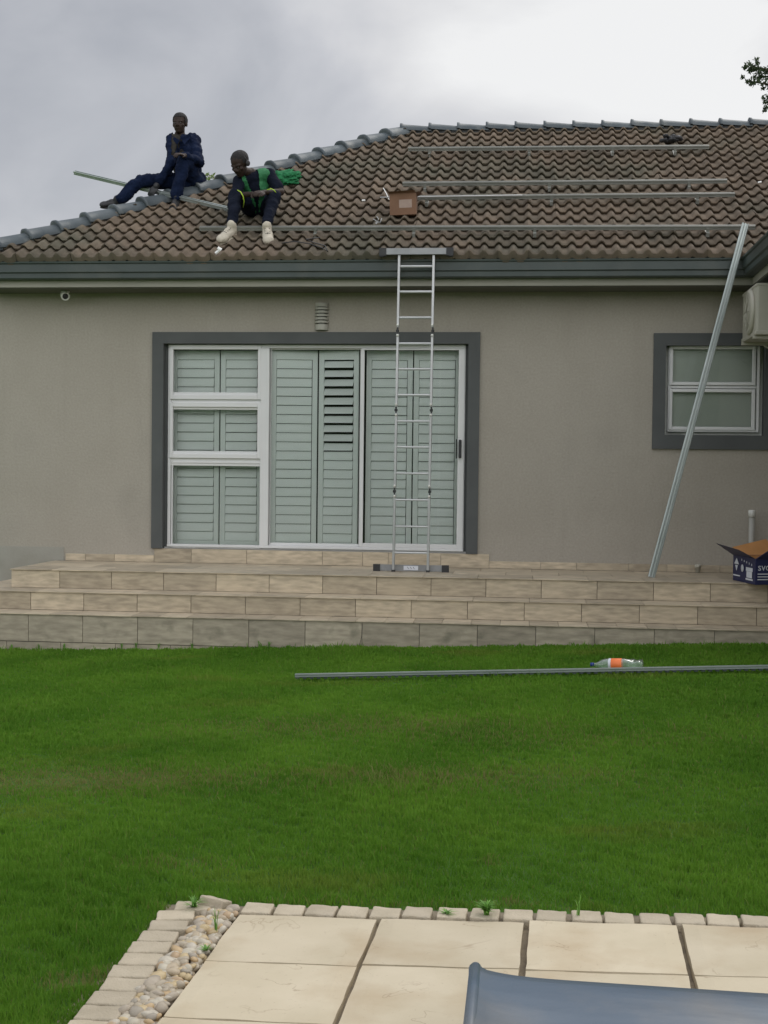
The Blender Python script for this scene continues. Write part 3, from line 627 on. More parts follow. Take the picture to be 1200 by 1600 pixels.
mb = MB(); mb.extrude(gprof, (XG0+.078, 13.718, zg0), (XG0+.078, 22.3, zg0), (-1, 0, 0), (0, 0, 1)); mb.build('gutter', M_gutter, house)

# roof: courses of double-roll tiles as one sheet, lips modelled
EX = .2475; ROLL = .1505
HA = Vector((-5.98, 13.6)); HB = Vector((-1.56, 17.30))     # hip line in plan
hip_x = lambda Y: HA.x+(Y-HA.y)*(HB.x-HA.x)/(HB.y-HA.y)
YR = 17.30
def wave(x):
    c = cos(2*pi*(x/ROLL)); return .046*(max(0.0, c+.35)/1.35)**.85
def tile_plane(mb, origin, xdir, sdir, nrm, ncourse, xmin_f, xmax_f, sub=10, ph=0.0):
    """rows of wavy tiles: origin on the eave, xdir along it, sdir up the slope"""
    origin, xdir, sdir, nrm = map(Vector, (origin, xdir, sdir, nrm))
    for i in range(ncourse):
        s0 = i*EX-.04; s1 = (i+1)*EX+.02; sm = (s0+s1)/2
        xa, xb = xmin_f(sm), xmax_f(sm)
        if xb-xa < .05: continue
        k0 = floor((xa-ph)/ROLL); k1 = ceil((xb-ph)/ROLL)
        for k in range(k0, k1):
            jit = (random.uniform(-.008, .008)-(.022 if random.random() < .025 else 0)) if k % 2 == 0 else jit if k > k0 else 0; rn = random.random() if (k % 2 == 0 or k == k0) else rn
            lift = random.uniform(0, .006) if (k % 2 == 0 or k == k0) else lift
            cols = []; ox = .006*mnoise.noise(Vector((i*3.1, 0, k//2*.9)))
            for q in range(sub+1):
                x = ph+k*ROLL+q*ROLL/sub; xl = x-.0*q; h = wave(x-ph)
                a = origin+xdir*(x+ox); lo = a+sdir*(s0+jit)+nrm*(h+.050+lift); lo2 = a+sdir*(s0+jit+.045)+nrm*(h+.0); hi = a+sdir*s1+nrm*(h+.004)
                if i == 0: lo2 = a+sdir*(s0+jit+.004)+nrm*(h-.035)
                lo0 = a+sdir*(s0+jit-.003)+nrm*(h+.041+lift)
                cols.append((lo2, lo0, lo, hi))
            vs = [p for c in cols for p in c]; fs = []
            for q in range(sub):
                a = q*4; b = a+4
                for z in range(3): fs.append((a+z, b+z, b+z+1, a+z+1))
            xm = ph+(k+.5)*ROLL
            if xm < xa or xm > xb: continue
            mb.add(vs, fs, rn, True)
NC = int((YR-13.6)/cos(AL)/EX)+1
mb = MB(); c_, s_ = cos(AL), sin(AL)
valley_x = lambda Y: 2.19+(Y-13.6)+.25
tile_plane(mb, EAVE-RN*.03, (1, 0, 0), (0, c_, s_), RN, NC, lambda s: hip_x(13.6+s*c_)-.02, lambda s: min(9.0, max(2.34, valley_x(13.6+s*c_))), ph=.035)
roof = mb.build('roof', M_tile, house)
# other roof faces: left hip end, rear slope, right wing
hn = Vector((-.55, 0, 1)).normalized()
lx = HB.x-HA.x; slopeL = (YR-13.6)*tan(AL)/lx; aL = atan(slopeL)
mb = MB()
def hipymin(s): return 13.6+ (s*cos(aL))*(YR-13.6)/lx
tile_plane(mb, (HA.x, 0, 3.83), (0, 1, 0), (cos(aL), 0, sin(aL)), (-sin(aL), 0, cos(aL)), int(lx/cos(aL)/EX)+1, lambda s: hipymin(s)+.02, lambda s: 2*YR-hipymin(s), sub=4)
mb.build('roof_hip_end', M_tile, house)
mb = MB()
mb.add([(HA.x, 2*YR-13.6, 3.83), (9, 2*YR-13.6, 3.83), (9, YR, 3.83+(YR-13.6)*tan(AL)-.03), (HB.x, YR, 3.83+(YR-13.6)*tan(AL)-.03)], [(0, 1, 2, 3)])
mb.add([(HA.x, 13.62, 3.80), (9, 13.62, 3.80), (9, YR, 3.80+(YR-13.62)*tan(AL)-.03), (HB.x, YR, 3.80+(YR-13.62)*tan(AL)-.03)], [(0, 1, 2, 3)])
mb.build('roof_underlay', M_dark, house)
mb = MB(); tile_plane(mb, (2.31, 0, 3.80), (0, -1, 0), (c_, 0, s_), (-s_, 0, c_), 14, lambda s: -(13.6+s*c_), lambda s: -9.2+0*s, sub=4); mb.build('wing_roof', M_tile, house)
# ridge and hip caps
def cap(mb, p0, p1, r, nrm, rnd):
    """half-round cap from p0 to p1, wider and raised at the p0 end where it laps the one below"""
    p0, p1 = Vector(p0), Vector(p1); d = (p1-p0).normalized(); side = d.cross(nrm).normalized(); up = side.cross(d); n = 14
    rows = []
    for (t_, rr, lf) in ((0, r*1.0, .006), (0.0, r*1.13, .016), (.08, r*1.13, .014), (.11, r*1.05, .008), (.5, r*1.0, -.002), (1.1, r*.92, -.016)):
        c = p0+(p1-p0)*t_+up*lf
        rows.append([c+side*(cos(pi*k/n)*rr*1.08)+up*(sin(pi*k/n)*rr*.80-.018) for k in range(n+1)])
    vs = [p for rw in rows for p in rw]; fs = []
    for i in range(len(rows)-1):
        for k in range(n): a = i*(n+1)+k; fs.append((a, a+1, a+n+2, a+n+1))
    fs.append(tuple(range(n+1)))
    mb.add(vs, fs, rnd, True)
    e0 = p0-up*.05
mb = MB(); z0c = 3.86-.03+.052; A3 = Vector((HA.x, HA.y, z0c)); B3 = Vector((HB.x, HB.y, z0c+(YR-13.6)*tan(AL)))
nh = 17; hn_ = Vector((-slopeL*.8, -tan(AL), 1)).normalized()
hv = B3-A3
for i in range(nh): cap(mb, A3+hv*(i/nh), A3+hv*((i+1)/nh)+Vector([random.uniform(-.006, .006) for _ in range(3)]), .120, (hn_-hv.normalized()*hn_.dot(hv.normalized())).normalized(), random.random())
mb.build('hip_cap', M_cap, house)
mb = MB(); x = B3.x-.08; k = 0
while x < 8.8:
    # ridge caps lap the other way: raised end to the left
    cap(mb, (x, YR, B3.z-.005+random.uniform(-.004, .004)), (x+.372, YR, B3.z-.005), .112, Vector((0, 0, 1)), random.random()*.6); x += .372
mb.build('ridge_cap', M_cap, house)
# mortar bedding below the hip caps
mb = MB(); mb.tube([A3+Vector((0, 0, -.045)), B3+Vector((0, 0, -.045))], .085, 8); mb.tube([B3+Vector((0, 0, -.05)), Vector((8.8, YR, B3.z-.05))], .082, 8); mb.build('mortar', mat('cap_mortar', (.085, .09, .092), (.12, .12, .12), 8, .9), house)

# unseen leafy screen added behind the camera for the window panes to reflect
mb = MB(); bm = bmesh.new(); bmesh.ops.create_grid(bm, x_segments=120, y_segments=60, size=1)
for v in bm.verts:
    u, t_ = v.co.x, (v.co.y+1)/2; x = u*22; prof_ = (0, -10.0+1.4*t_, 5.2*sin(min(1, t_*1.25)*pi/2)+.0)
    q = mnoise.noise(Vector((x*1.3, t_*6, 2)))*.35+mnoise.noise(Vector((x*4, t_*18, 5)))*.15
    v.co = Vector((x, -9.6-1.2*t_+q, 5.6*min(1, t_*1.15)+q*.6-.2))
mb.bm(bm, 0); tag(mb.build('added_hedge', mat('added_hedge_leaf', (.02, .045, .012), (.05, .095, .025), 9, .8, bump=1.0, bscale=20), base=(0, -10, 0)), 'added unseen leafy screen for the window panes to reflect', 'added_hedge')

# ------------------------------------------------------------------ things fixed to the house
# wall light
c = hy(503, 495, YW); wl = thing('wall_light', 'louvred bulkhead wall light above the sliding door', 'light', (c.x, YW, c.z-.14))
def halfcyl(mb, cx, z0, z1, r, n=12, y=YW, d=.9):
    vs = []
    for z in (z0, z1):
        for k in range(n+1): a = pi*k/n; vs.append((cx+cos(a)*r, y-sin(a)*r*d, z))
    fs = [(k, k+1, n+2+k, n+1+k) for k in range(n)]+[tuple(range(n+1)), tuple(reversed(range(n+1, 2*n+2)))]
    mb.add(vs, fs, 0, False)
mb = MB(); halfcyl(mb, c.x, c.z-.145, c.z-.085, .072); halfcyl(mb, c.x, c.z+.105, c.z+.145, .072)
for k in range(5): halfcyl(mb, c.x, c.z-.070+k*.036, c.z-.070+k*.036+.022, .076)
mb.build('louvre_body', mat('aged_grey_plastic', (.36, .35, .30), (.40, .385, .33), 6, .6), wl)
mb = MB(); halfcyl(mb, c.x, c.z-.084, c.z+.104, .055); mb.build('diffuser', mat('dim_diffuser', (.10, .10, .08), None, 4, .4), wl)
# security camera
c = hy(103, 458, 13.95); cc = thing('security_camera', 'small white security camera below the eave at the left', 'camera', (c.x, c.y, 3.55))
mb = MB(); mb.lathe((c.x-.005, c.y, 3.551), (0, 0, -1), [(0, .045), (.012, .045), (.018, .02), (.04, .012)]); mb.build('mount', M_pvc, cc)
dd = Vector((.45, -.75, -.35)).normalized(); s0_ = Vector((c.x-.03, c.y+.02, c.z-.008))
mb = MB(); mb.lathe(s0_, dd, [(0, .02), (.012, .04), (.04, .046), (.09, .048), (.098, .046), (.0985, .036), (.092, .034)]); mb.build('housing', M_pvc, cc)
mb = MB(); mb.lathe(s0_, dd, [(.088, .034), (.096, .030), (.099, .012), (.1, .003)]); mb.build('lens', M_black, cc)

# air conditioner on the wing wall
ac = thing('air_conditioner', 'cream outdoor air conditioner unit bracketed on the side wall above the small window', 'air conditioner', (2.5, 13.2, 2.95))
ax0, ax1 = 2.235, 2.56; ay0, ay1 = 13.02, 13.82; az0 = hy(1185, 521, 13.02).z; az1 = hy(1185, 443, 13.02).z
print('AC z', az0, az1)
mb = MB(); mb.bbox((ax0, ay0, az0), (ax1, ay1, az1), .022); mb.bbox((ax0-.008, ay0-.006, az0-.012), (ax1+.004, ay1+.006, az0+.03), .008); mb.bbox((ax0-.006, ay0-.004, az1-.022), (ax1+.003, ay1+.004, az1+.006), .008)
acb = mb.build('casing', M_acm, ac)
# fan guard bulging from the left-facing front
mb = MB(); fc = Vector((ax0, ay0+.30, (az0+az1)/2)); R_ = (az1-az0)*.43
mb.lathe(fc, (-1, 0, 0), [(0, R_+.02), (.02, R_+.018), (.035, R_), (.04, R_*.9), (.036, R_*.88)], 32)
for k in range(1, 8): mb.tube([fc+Vector((-.040-.004*(8-k)/8, cos(a)*R_*k/8.2, sin(a)*R_*k/8.2)) for a in [2*pi*i/28 for i in range(29)]], .0028, 5)
for k in range(8): a = pi*k/4; mb.tube([fc+Vector((-.05, 0, 0)), fc+Vector((-.042, cos(a)*R_*.9, sin(a)*R_*.9))], .003, 5)
mb.build('fan_guard', M_acm, ac)
mb = MB(); mb.lathe(fc, (-1, 0, 0), [(.001, R_*.86), (.021, R_*.86)], 32); mb.build('fan_opening', M_black, ac)
for yb_ in (ay0+.068, ay1-.083):
    mb = MB(); mb.bbox((ax0-.02, yb_-.018, az0-.045), (2.735, yb_+.018, az0-.013), .003); mb.tube([(ax0+.2, yb_, az0-.04), (2.73, yb_, az0-.22)], .012, 6); mb.build('bracket', M_acm, ac)
mb = MB(); yq = ay0-.006
mb.bbox((ax0+.20, yq-.03, az0+.42), (ax0+.29, yq+.01, az0+.46), .008); mb.build('valve_cover', M_acm, ac)
mb = MB(); mb.box((ax0+.185, yq+.0035, az0+.26), (ax0+.215, yq+.0058, az0+.36)); mb.box((ax0+.24, yq+.0035, az0+.24), (ax0+.265, yq+.0058, az0+.33)); mb.build('handle_recess', M_black, ac)

# ------------------------------------------------------------------ solar rails
def uprof(w_, h_):
    a = w_/2; t_ = .004; g = .009
    return [(-a, 0), (a, 0), (a, h_*.30), (a-.006, h_*.36), (a-.006, h_*.52), (a, h_*.58), (a, h_), (g, h_), (g, h_-.006), (g+.006, h_-.006), (g+.006, h_*.55), (-g-.006, h_*.55), (-g-.006, h_-.006), (-g, h_-.006), (-g, h_), (-a, h_), (-a, h_*.58), (-a+.006, h_*.52), (-a+.006, h_*.36), (-a, h_*.30)]
def roof_rail(x0, y0, x1, y1, label, hooks, spl=None):
    """rail lying across the slope on hooks; its channel opens away from the tiles"""
    off = .085
    a = rp(x0, y0, off+.02); b = rp(x1, y1, off+.02)
    t_ = thing('mounting_rail', label, 'mounting rail', a, 'rails fixed across the roof')
    d = (b-a).normalized(); side = RN.cross(d).normalized()
    mb = MB(); mb.extrude(uprof(.038, .042), a-RN*.021, b-RN*.021, side, RN); mb.build('profile', M_rail, t_)
    if spl:
        p = a+(b-a)*((spl-x0)/(x1-x0)); mb = MB(); mb.extrude(uprof(.044, .046), p-d*.01-RN*.023, p+d*.01-RN*.023, side, RN); mb.build('splice', M_rail, t_)
    for hxp in hooks:
        p = a+(b-a)*((hxp-x0)/(x1-x0)); mb = MB(); dn = -(RN.cross(Vector((1, 0, 0)))).normalized()
        dn = Vector((0, -cos(AL), -sin(AL)))
        mb.obox(p+dn*.026-RN*.02, d*.016, dn*.004, RN*.022); mb.obox(p+dn*.045-RN*.040, d*.016, dn*.02, RN*.003); mb.obox(p+dn*.066-RN*.058, d*.016, dn*.003, RN*.021); mb.obox(p-dn*.02-RN*.077, d*.016, dn*.09, RN*.003)
        mb.build('roof_hook', M_rail, t_)
    return a, b
roof_rail(638, 233, 1108, 229.5, 'highest aluminium rail on the tiles, just below the ridge', [672, 830, 960, 1056])
roof_rail(629, 287.5, 1136, 283, 'aluminium rail second from the ridge, above the brown carton', [665, 862, 1078])
roof_rail(652, 309, 1148, 304, 'aluminium rail just right of the brown carton with a bright top edge', [667, 865, 1091])
roof_rail(312, 357, 1180, 355, 'longest and lowest aluminium rail, running under the seated man in the green vest', [500, 657, 846, 1109], 619)
# thin bright bar lying on the third rail, poking out left of the carton
a = rp(594, 309, .145); b = rp(816, 305.6, .145)
tag(MB().extrude([(-.008, 0), (.008, 0), (.008, .008), (-.008, .008)], a, b, RN.cross((b-a).normalized()), RN).build('metal_strip', M_alu, base=a), 'thin bright metal strip lying behind the carton along a rail', 'metal strip')
# carried rail
a = hy(117, 272, 15.55); b = hy(356, 329, 14.72)
t_ = thing('carried_rail', 'long pale rail held slanting over the roof hip by the man in navy', 'mounting rail', a); d = (b-a).normalized(); sd_ = d.cross(Vector((0, -.6, .8))).normalized()
MB().extrude(uprof(.038, .042), a, b, sd_, d.cross(sd_)*-1).build('profile', M_galv, t_)
# rails leaning on the gutter
b0 = hz(1017.5, 902, ZL+.002); g0 = hy(1150, 404, 13.515); dr = (g0-b0).normalized()
tp = None
for s in np.linspace(3, 4.2, 400):
    q = b0+dr*s; v = q-CAM; py = 800-FPX*v.dot(cu2)/v.dot(cf)
    if py < 350: tp = q; break
t_ = thing('leaning_rail', 'tall galvanised rail leaning from the terrace up over the gutter', 'mounting rail', b0)
sd_ = dr.cross(Vector((0, -1, 0))).normalized(); up_ = sd_.cross(dr)
if up_.y > 0: up_ = -up_
pr = [(-.034, 0), (.034, 0), (.034, .03), (.026, .034), (.021, .034), (.021, .004), (.006, .004), (.006, .034), (-.006, .034), (-.006, .004), (-.021, .004), (-.021, .034), (-.026, .034), (-.034, .03)]
MB().extrude(pr, b0, tp, sd_, up_).build('profile', M_galv, t_)
# rail on the lawn
a = gp(461, 1060, .004); b = gp(1215, 1046, .004); b = a+(b-a)*1.35; b.z = a.z+(b.x-a.x)*TILT
t_ = thing('lawn_rail', 'long galvanised rail lying on the lawn in front of the bottle', 'mounting rail', a); d = (b-a).normalized(); sd_ = d.cross(Vector((0, 0, 1))).normalized()
MB().extrude([(-.022, .012), (.022, .012), (.022, .018), (.010, .019), (.010, .027), (.022, .028), (.022, .035), (.012, .035), (.012, .03), (.005, .03), (.005, .022), (-.005, .022), (-.005, .03), (-.012, .03), (-.012, .035), (-.022, .035), (-.022, .028), (-.010, .027), (-.010, .019), (-.022, .018)], a, b, sd_, (0, 0, 1)).build('profile', M_galv, t_)
mb = MB(); Ln = (b-a).length; k = 0
while k*.055 < Ln-.03: mb.obox(a+d*(k*.055+.02)-sd_*0+Vector((0, 0, .004)), d*.013, sd_*.0215, Vector((0, 0, .0075))); k += 1
mb.obox((a+b)/2+Vector((0, 0, .008)), d*(Ln/2), sd_*.004, Vector((0, 0, .004))); mb.build('shadow_web', M_gutter, t_)  # dark blocks stand in for the serrated shadow beneath the rail

# ------------------------------------------------------------------ ladder
lb = hz(641.5, 893, ZL+.004); lt = hy(651, 394, 13.53)
ld = (lt-lb); LL = ld.length; ld.normalize(); lx_ = Vector((1, 0, 0)); ln_ = lx_.cross(ld).normalized()
print('ladder', lb, lt, LL)
lad = thing('folding_ladder', 'aluminium folding ladder standing on the terrace and leaning on the gutter', 'ladder', lb)
W2 = .178
def lpt(u, s, o=0.0): return lb+lx_*u+ld*s+ln_*o
tm = lambda py: (lambda q: (q-lb).dot(ld))(lb+ld*0) if False else None
def s_at(py, px=None):
    """distance along the ladder whose projection has the picture row py"""
    lo, hi = 0, LL*1.1
    for _ in range(40):
        m_ = (lo+hi)/2; v = lb+ld*m_-CAM; y_ = 800-FPX*v.dot(cu2)/v.dot(cf)
        if y_ > py: lo = m_
        else: hi = m_
    return (lo+hi)/2
hy_s = [s_at(y) for y in (768, 641, 517)]
segs = [0.0]+hy_s+[LL]
for i in range(4):
    for sgn in (-1, 1):
        ww = W2+(.0 if i % 2 == 0 else -.0); a_, b_ = segs[i]+(.035 if i else 0), segs[i+1]-(.035 if i < 3 else 0)
        MB().extrude([(-.011, -.027), (.011, -.027), (.013, -.018), (.013, .018), (.011, .027), (-.011, .027), (-.013, .018), (-.013, -.018)], lpt(sgn*ww, a_), lpt(sgn*ww, b_), lx_, ln_).build('stile', M_alu, lad)
for py in (864, 823, 781.5, 740, 699, 658.5, 617.5, 577, 537, 496.5, 456, 416.5):
    s = s_at(py); mb = MB(); mb.extrude([(-.016, -.010), (.016, -.010), (.018, .0), (.016, .010), (.010, .012), (.006, .008), (0, .012), (-.006, .008), (-.010, .012), (-.016, .010), (-.018, 0)], lpt(-W2+.01, s), lpt(W2-.01, s), ln_, ld); mb.build('rung', M_alu, lad)
for s in hy_s:
    for sgn in (-1, 1):
        mb = MB(); c = lpt(sgn*(W2+.004), s); mb.obox(c, lx_*.007, ld*.036, ln_*.015); mb.lathe(c-lx_*.015, (1, 0, 0), [(0, .013), (.03, .013)], 12); h = mb.build('hinge', M_black, lad)
        
        for ks in (s+.055, s-.05): MB().lathe(lpt(sgn*W2, ks)+ln_*.024, ln_, [(0, .012), (.012, .014), (.02, .01)], 12).build('hinge_knob', M_pvc, h)
for (s, wid, nm) in ((.035, .355, 'lower'), (LL+.0, .345, 'upper')):
    yo = -.042 if nm == 'lower' else .040
    mb = MB(); mb.obox(lpt(0, s, yo), lx_*(wid-.03), ld*.032, ln_*.013); sb = mb.build('stabiliser_bar', M_bar, lad)
    for sgn in (-1, 1):
        mb = MB(); Mx = Matrix((( *lx_, ),)*1) if False else None
        c = lpt(sgn*wid, s-.006, yo); mb.obox(c, lx_*.036, ld*.040, ln_*.024); mb.obox(c+lx_*sgn*.012-ld*.042, lx_*.018, ld*.006, ln_*.02); mb.build('rubber_foot', M_black, sb)
    if nm == 'lower':
        MB().obox(lpt(-.0, s, yo+.0148), lx_*.075, ld*.022, ln_*.0015).build('label', M_print, sb)
        mb = MB()
        for k, q in enumerate((-.03, .0, .03)): mb.tube([lpt(q-.006, s+.012, yo+.0168), lpt(q+.002, s-.002, yo+.0168), lpt(q+.008, s-.01, yo+.0168)], .002, 5)
        mb.build('pictograms', M_black, sb)
for sgn in (-1, 1): MB().obox(lpt(sgn*W2, .0, 0), lx_*.017, ld*.016, ln_*.03).build('stile_foot', M_black, lad)

# ------------------------------------------------------------------ boxes
# navy printed carton on the terrace
nb = thing('navy_carton', 'open navy blue printed carton with raised flaps on the terrace by the wall', 'box', (2.35, 13.0, ZL))
c0 = hz(1145, 906, ZL+.001); c1 = hz(1180, 914, ZL+.001)
ex = (c1-c0); ex.z = 0; wl_ = ex.length; ex.normalize(); ey = Vector((-ex.y, ex.x, 0)); 
if ey.x < 0: ey = -ey
ey = Vector((.93, .36, 0)).normalized()
hb = hy(1146, 862, c0.y).z-ZL; hb2 = hy(1193, 872, c1.y).z-ZL; print('carton', c0, c1, wl_, hb, hb2)
hb = .245; dl = .50
A_, B_ = c0, c1; C_ = c1+ey*dl; D_ = c0+ey*dl; U = Vector((0, 0, 1)); up = U*hb
def panel(mb, a, b, c, d, t_=.004):
    n = (b-a).cross(d-a).normalized()*t_; mb.add([a, b, c, d, a+n, b+n, c+n, d+n], [(0, 1, 2, 3), (7, 6, 5, 4), (0, 4, 5, 1), (1, 5, 6, 2), (2, 6, 7, 3), (3, 7, 4, 0)])
mb = MB(); panel(mb, A_, A_+up, B_+up, B_); panel(mb, B_, B_+up, C_+up, C_); panel(mb, C_, C_+up, D_+up, D_); panel(mb, D_, D_+up, A_+up, A_); panel(mb, A_, B_, C_, D_)
nbx = mb.build('carton_body', M_navyp, nb)
mb = MB()
q = .007
cA, cB, cC, cD = [p+((A_+C_)*.5-p).normalized()*.012 for p in (A_, B_, C_, D_)]
panel(mb, cA+U*.01, cB+U*.01, cB+up*.99, cA+up*.99, .001); panel(mb, cB+U*.01, cC+U*.01, cC+up*.99, cB+up*.99, .001); panel(mb, cC+U*.01, cD+U*.01, cD+up*.99, cC+up*.99, .001); panel(mb, cD+U*.01, cA+U*.01, cA+up*.99, cD+up*.99, .001); mb.build('lining', M_cardin, nb)
# flaps: left, front, right folded outwards/upwards
fl = lambda a, b, dirv, l, sh=.0: (a, b, b+dirv*l-(b-a).normalized()*sh, a+dirv*l+(b-a).normalized()*sh)
out_l = (-ey*1.0+Vector((0, 0, .45))).normalized(); nl_ = (Vector((-.55, -.1, 0))+U*.36).normalized()
def flap(a, b, dirv, l):
    mb = MB(); n = (b-a).cross(dirv).normalized(); 
    pts = [a, b, b+dirv*l, a+dirv*l]
    mb.add([p for p in pts]+[p+n*.003 for p in pts], [(0, 1, 2, 3), (7, 6, 5, 4), (0, 4, 5, 1), (1, 5, 6, 2), (2, 6, 7, 3), (3, 7, 4, 0)]); o = mb.build('flap', M_navyp, nb)
    ins = MB(); ins.add([p+n*.0045 for p in (a.lerp(b, .02), a.lerp(b, .98), b.lerp(a, .02)+dirv*l*.99, a.lerp(b, .02)+dirv*l*.99)], [(0, 1, 2, 3)]); return o, n
mb = MB()
fA = hy(1119, 849, 13.18)
mb.add([A_+up, B_+up, B_+up+Vector((-.16, -.02, .085)), fA, A_+up+Vector((0, .004, .0)), B_+up+Vector((0, .004, 0)), B_+up+Vector((-.16, -.016, .085)), fA+Vector((0, .004, .002))], [(0, 1, 2, 3), (7, 6, 5, 4), (0, 4, 5, 1), (1, 5, 6, 2), (2, 6, 7, 3), (3, 7, 4, 0)])
mb.build('flap', M_navyp, nb)
mb = MB(); e1 = Vector((.12, -.10, .12)); panel(mb, B_+up, C_+up, C_+up+e1, B_+up+e1+ey*.03, .004); mb.build('flap', M_navyp, nb)
mb = MB(); e2 = Vector((-.10, .12, .15)); panel(mb, D_+up, A_+up+ey*.02, A_+up+e2*.5+ey*.06, D_+up+e2, .004); mb.build('flap', M_cardin, nb)
mb = MB(); e2 = (Vector((.05, .02, 0))+U*.085); panel(mb, C_+up, D_+up, D_+up+e2+Vector((-.03, .02, 0)), C_+up+e2, .004); mb.build('flap', M_cardin, nb)
# printing: text on the front-right face, pictograms on the left face
nfr = ex.cross(U) if ex.cross(U).y < 0 else -ex.cross(U)
nfr2 = ey.cross(U) if ey.cross(U).y < 0 else -ey.cross(U)
o2 = B_+nfr2*.006
text_mesh('lettering', 'svo', .10, o2+ey*.02+U*.135, ey, U, M_print, nb)
mb = MB()
for k in range(3): s0_ = o2+ey*.02+U*(.102-.026*k); mb.obox(s0_+ey*.13, ey*.13, nfr2*.0006, U*.0045)
mb.build('small_print', M_print, nb)
o1 = A_+nfr*.006
mb = MB(); th = .0008
def fp(u, v): return o1+ex*u*wl_+U*v
def tri(a, b, c): mb.add([a, b, c, a+nfr*.001, b+nfr*.001, c+nfr*.001], [(0, 1, 2), (5, 4, 3), (0, 3, 4, 1), (1, 4, 5, 2), (2, 5, 3, 0)])
tri(fp(.08, .165), fp(.30, .165), fp(.19, .225)); tri(fp(.19, .10), fp(.13, .155), fp(.25, .155))
mb.lathe(fp(.45, .135)-nfr*.0, nfr, [(0, .036), (.001, .036)], 16)
for (u, v, a, b) in ((.76, .135, .16, .018), (.76, .085, .13, .030), (.76, .04, .17, .008), (.2, .055, .17, .006)): mb.obox(fp(u, v), ex*a*wl_*.9, nfr*.0008, U*b)
for k in range(5): mb.obox(fp(.42+.11*k, .215-.008*k), ex*.006, nfr*.0008, U*.010)
mb.build('pictograms', M_print, nb)

# small brown carton on the roof
c = rp(630, 336, .055); bc = thing('brown_carton', 'small brown cardboard carton with paper label standing on the roof tiles', 'box', c)
mb = MB(); w_, h_ = .145, .235; tl_ = Matrix.Translation(c) @ Matrix.Rotation(radians(-2), 4, 'Y')
mb.box((-w_, -.02, 0), (w_, -.016, h_)); mb.box((-w_, .20, 0), (w_, .204, h_)); mb.box((-w_, -.0159, 0), (-w_+.004, .1999, h_)); mb.box((w_-.004, -.0159, 0), (w_, .1999, h_)); mb.box((-w_+.004, -.0159, .0), (w_-.004, .1999, .004))
mb.v = [tuple(tl_ @ Vector(v)) for v in mb.v]; mb.build('carton_body', M_card, bc)
mb = MB(); mb.add([(-w_, -.02, h_), (w_, -.02, h_), (w_-.01, -.07, h_+.02), (-w_-.012, -.075, h_+.012)], [(0, 1, 2, 3)]); mb.add([(w_, 0, h_), (w_, .2, h_), (w_+.06, .2, h_+.03), (w_+.03, 0, h_+.02)], [(0, 1, 2, 3)]); mb.add([(-w_, 0, h_), (-w_, .2, h_), (-w_-.03, .2, h_+.04), (-w_-.03, .03, h_+.05)], [(0, 1, 2, 3)])
mb.v = [tuple(tl_ @ Vector(v)) for v in mb.v]; mb.build('flap', M_card, bc)
mb = MB(); mb.box((-.04, -.0215, .075), (.10, -.0205, .165)); mb.v = [tuple(tl_ @ Vector(v)) for v in mb.v]; mb.build('paper_label', mat('faded_label', (.30, .22, .18), (.34, .26, .21), 30, .8), bc)

# ------------------------------------------------------------------ pipes
p = hy(1175, 797, 14.02); q0 = Vector((p.x, 14.02, ZL+.001)); pp = thing('pvc_pipe', 'upright white plastic pipe stub against the wall behind the navy carton', 'pipe', q0)
MB().tube([q0, Vector((p.x, 14.02, p.z-.07))], .031, 16).build('pipe', mat('grey_pvc', (.36, .35, .31), (.40, .39, .35), 5, .5), pp)
MB().lathe((p.x, 14.02, p.z-.075), (0, 0, 1), [(0, .037), (.068, .037), (.075, .031)], 18).build('collar', M_pvc, pp)
q1 = Vector((hz(1090, 895, ZL).x, 14.06, ZL+.001)); pp = thing('pipe_stub', 'short capped pipe stub at the foot of the wall near the leaning rail', 'pipe', q1)
MB().lathe(q1, (0, 0, 1), [(0, .026), (.05, .026), (.051, .032), (.085, .032), (.088, .024)], 16).build('pipe', M_acm, pp)
MB().lathe(q1+Vector((0, -.028, .07)), (0, -1, 0), [(0, .016), (.012, .016), (.02, .01)], 12).build('spout', M_acm, pp)

# ------------------------------------------------------------------ bottle on the lawn
c = gp(925, 1041, .02); e_ = gp(998, 1043, .02); e_ = c+(e_-c).normalized()*.42; c.z = gz(c.x)+.034; e_.z = gz(e_.x)+.046; dB = (e_-c).normalized()
bt = thing('plastic_bottle', 'crumpled clear plastic bottle with orange label lying on the lawn', 'bottle', c)
mb = MB(); prof = [(.012, .012), (.03, .013), (.045, .02), (.08, .038), (.11, .046), (.13, .047), (.25, .047), (.27, .040), (.30, .043), (.33, .044), (.36, .046), (.395, .040), (.405, .024)]
mb.lathe(c, dB, prof, 22)
for i, v in enumerate(mb.v):
    vv = Vector(v); t_ = (vv-c).dot(dB)
    if t_ > .255: nn = mnoise.noise(vv*14)*.030; vv += Vector((0, 0, nn))+Vector((nn*.4, 0, -abs(nn)*.5)); mb.v[i] = tuple(vv)
mb.build('bottle_body', M_bottle, bt)
mb = MB(); mb.lathe(c-dB*.012, dB, [(0, .015), (.026, .015), (.027, .012)], 14); mb.build('cap', M_bluecap, bt)
mb = MB(); mb.lathe(c, dB, [(.155, .0475), (.156, .0485), (.238, .0485), (.239, .0475)], 22); mb.build('wrapper', M_label, bt)
mb = MB(); mb.lathe(c, dB, [(.134, .0472), (.135, .048), (.153, .048), (.154, .0472)], 22); mb.build('wrapper_edge', M_print, bt)

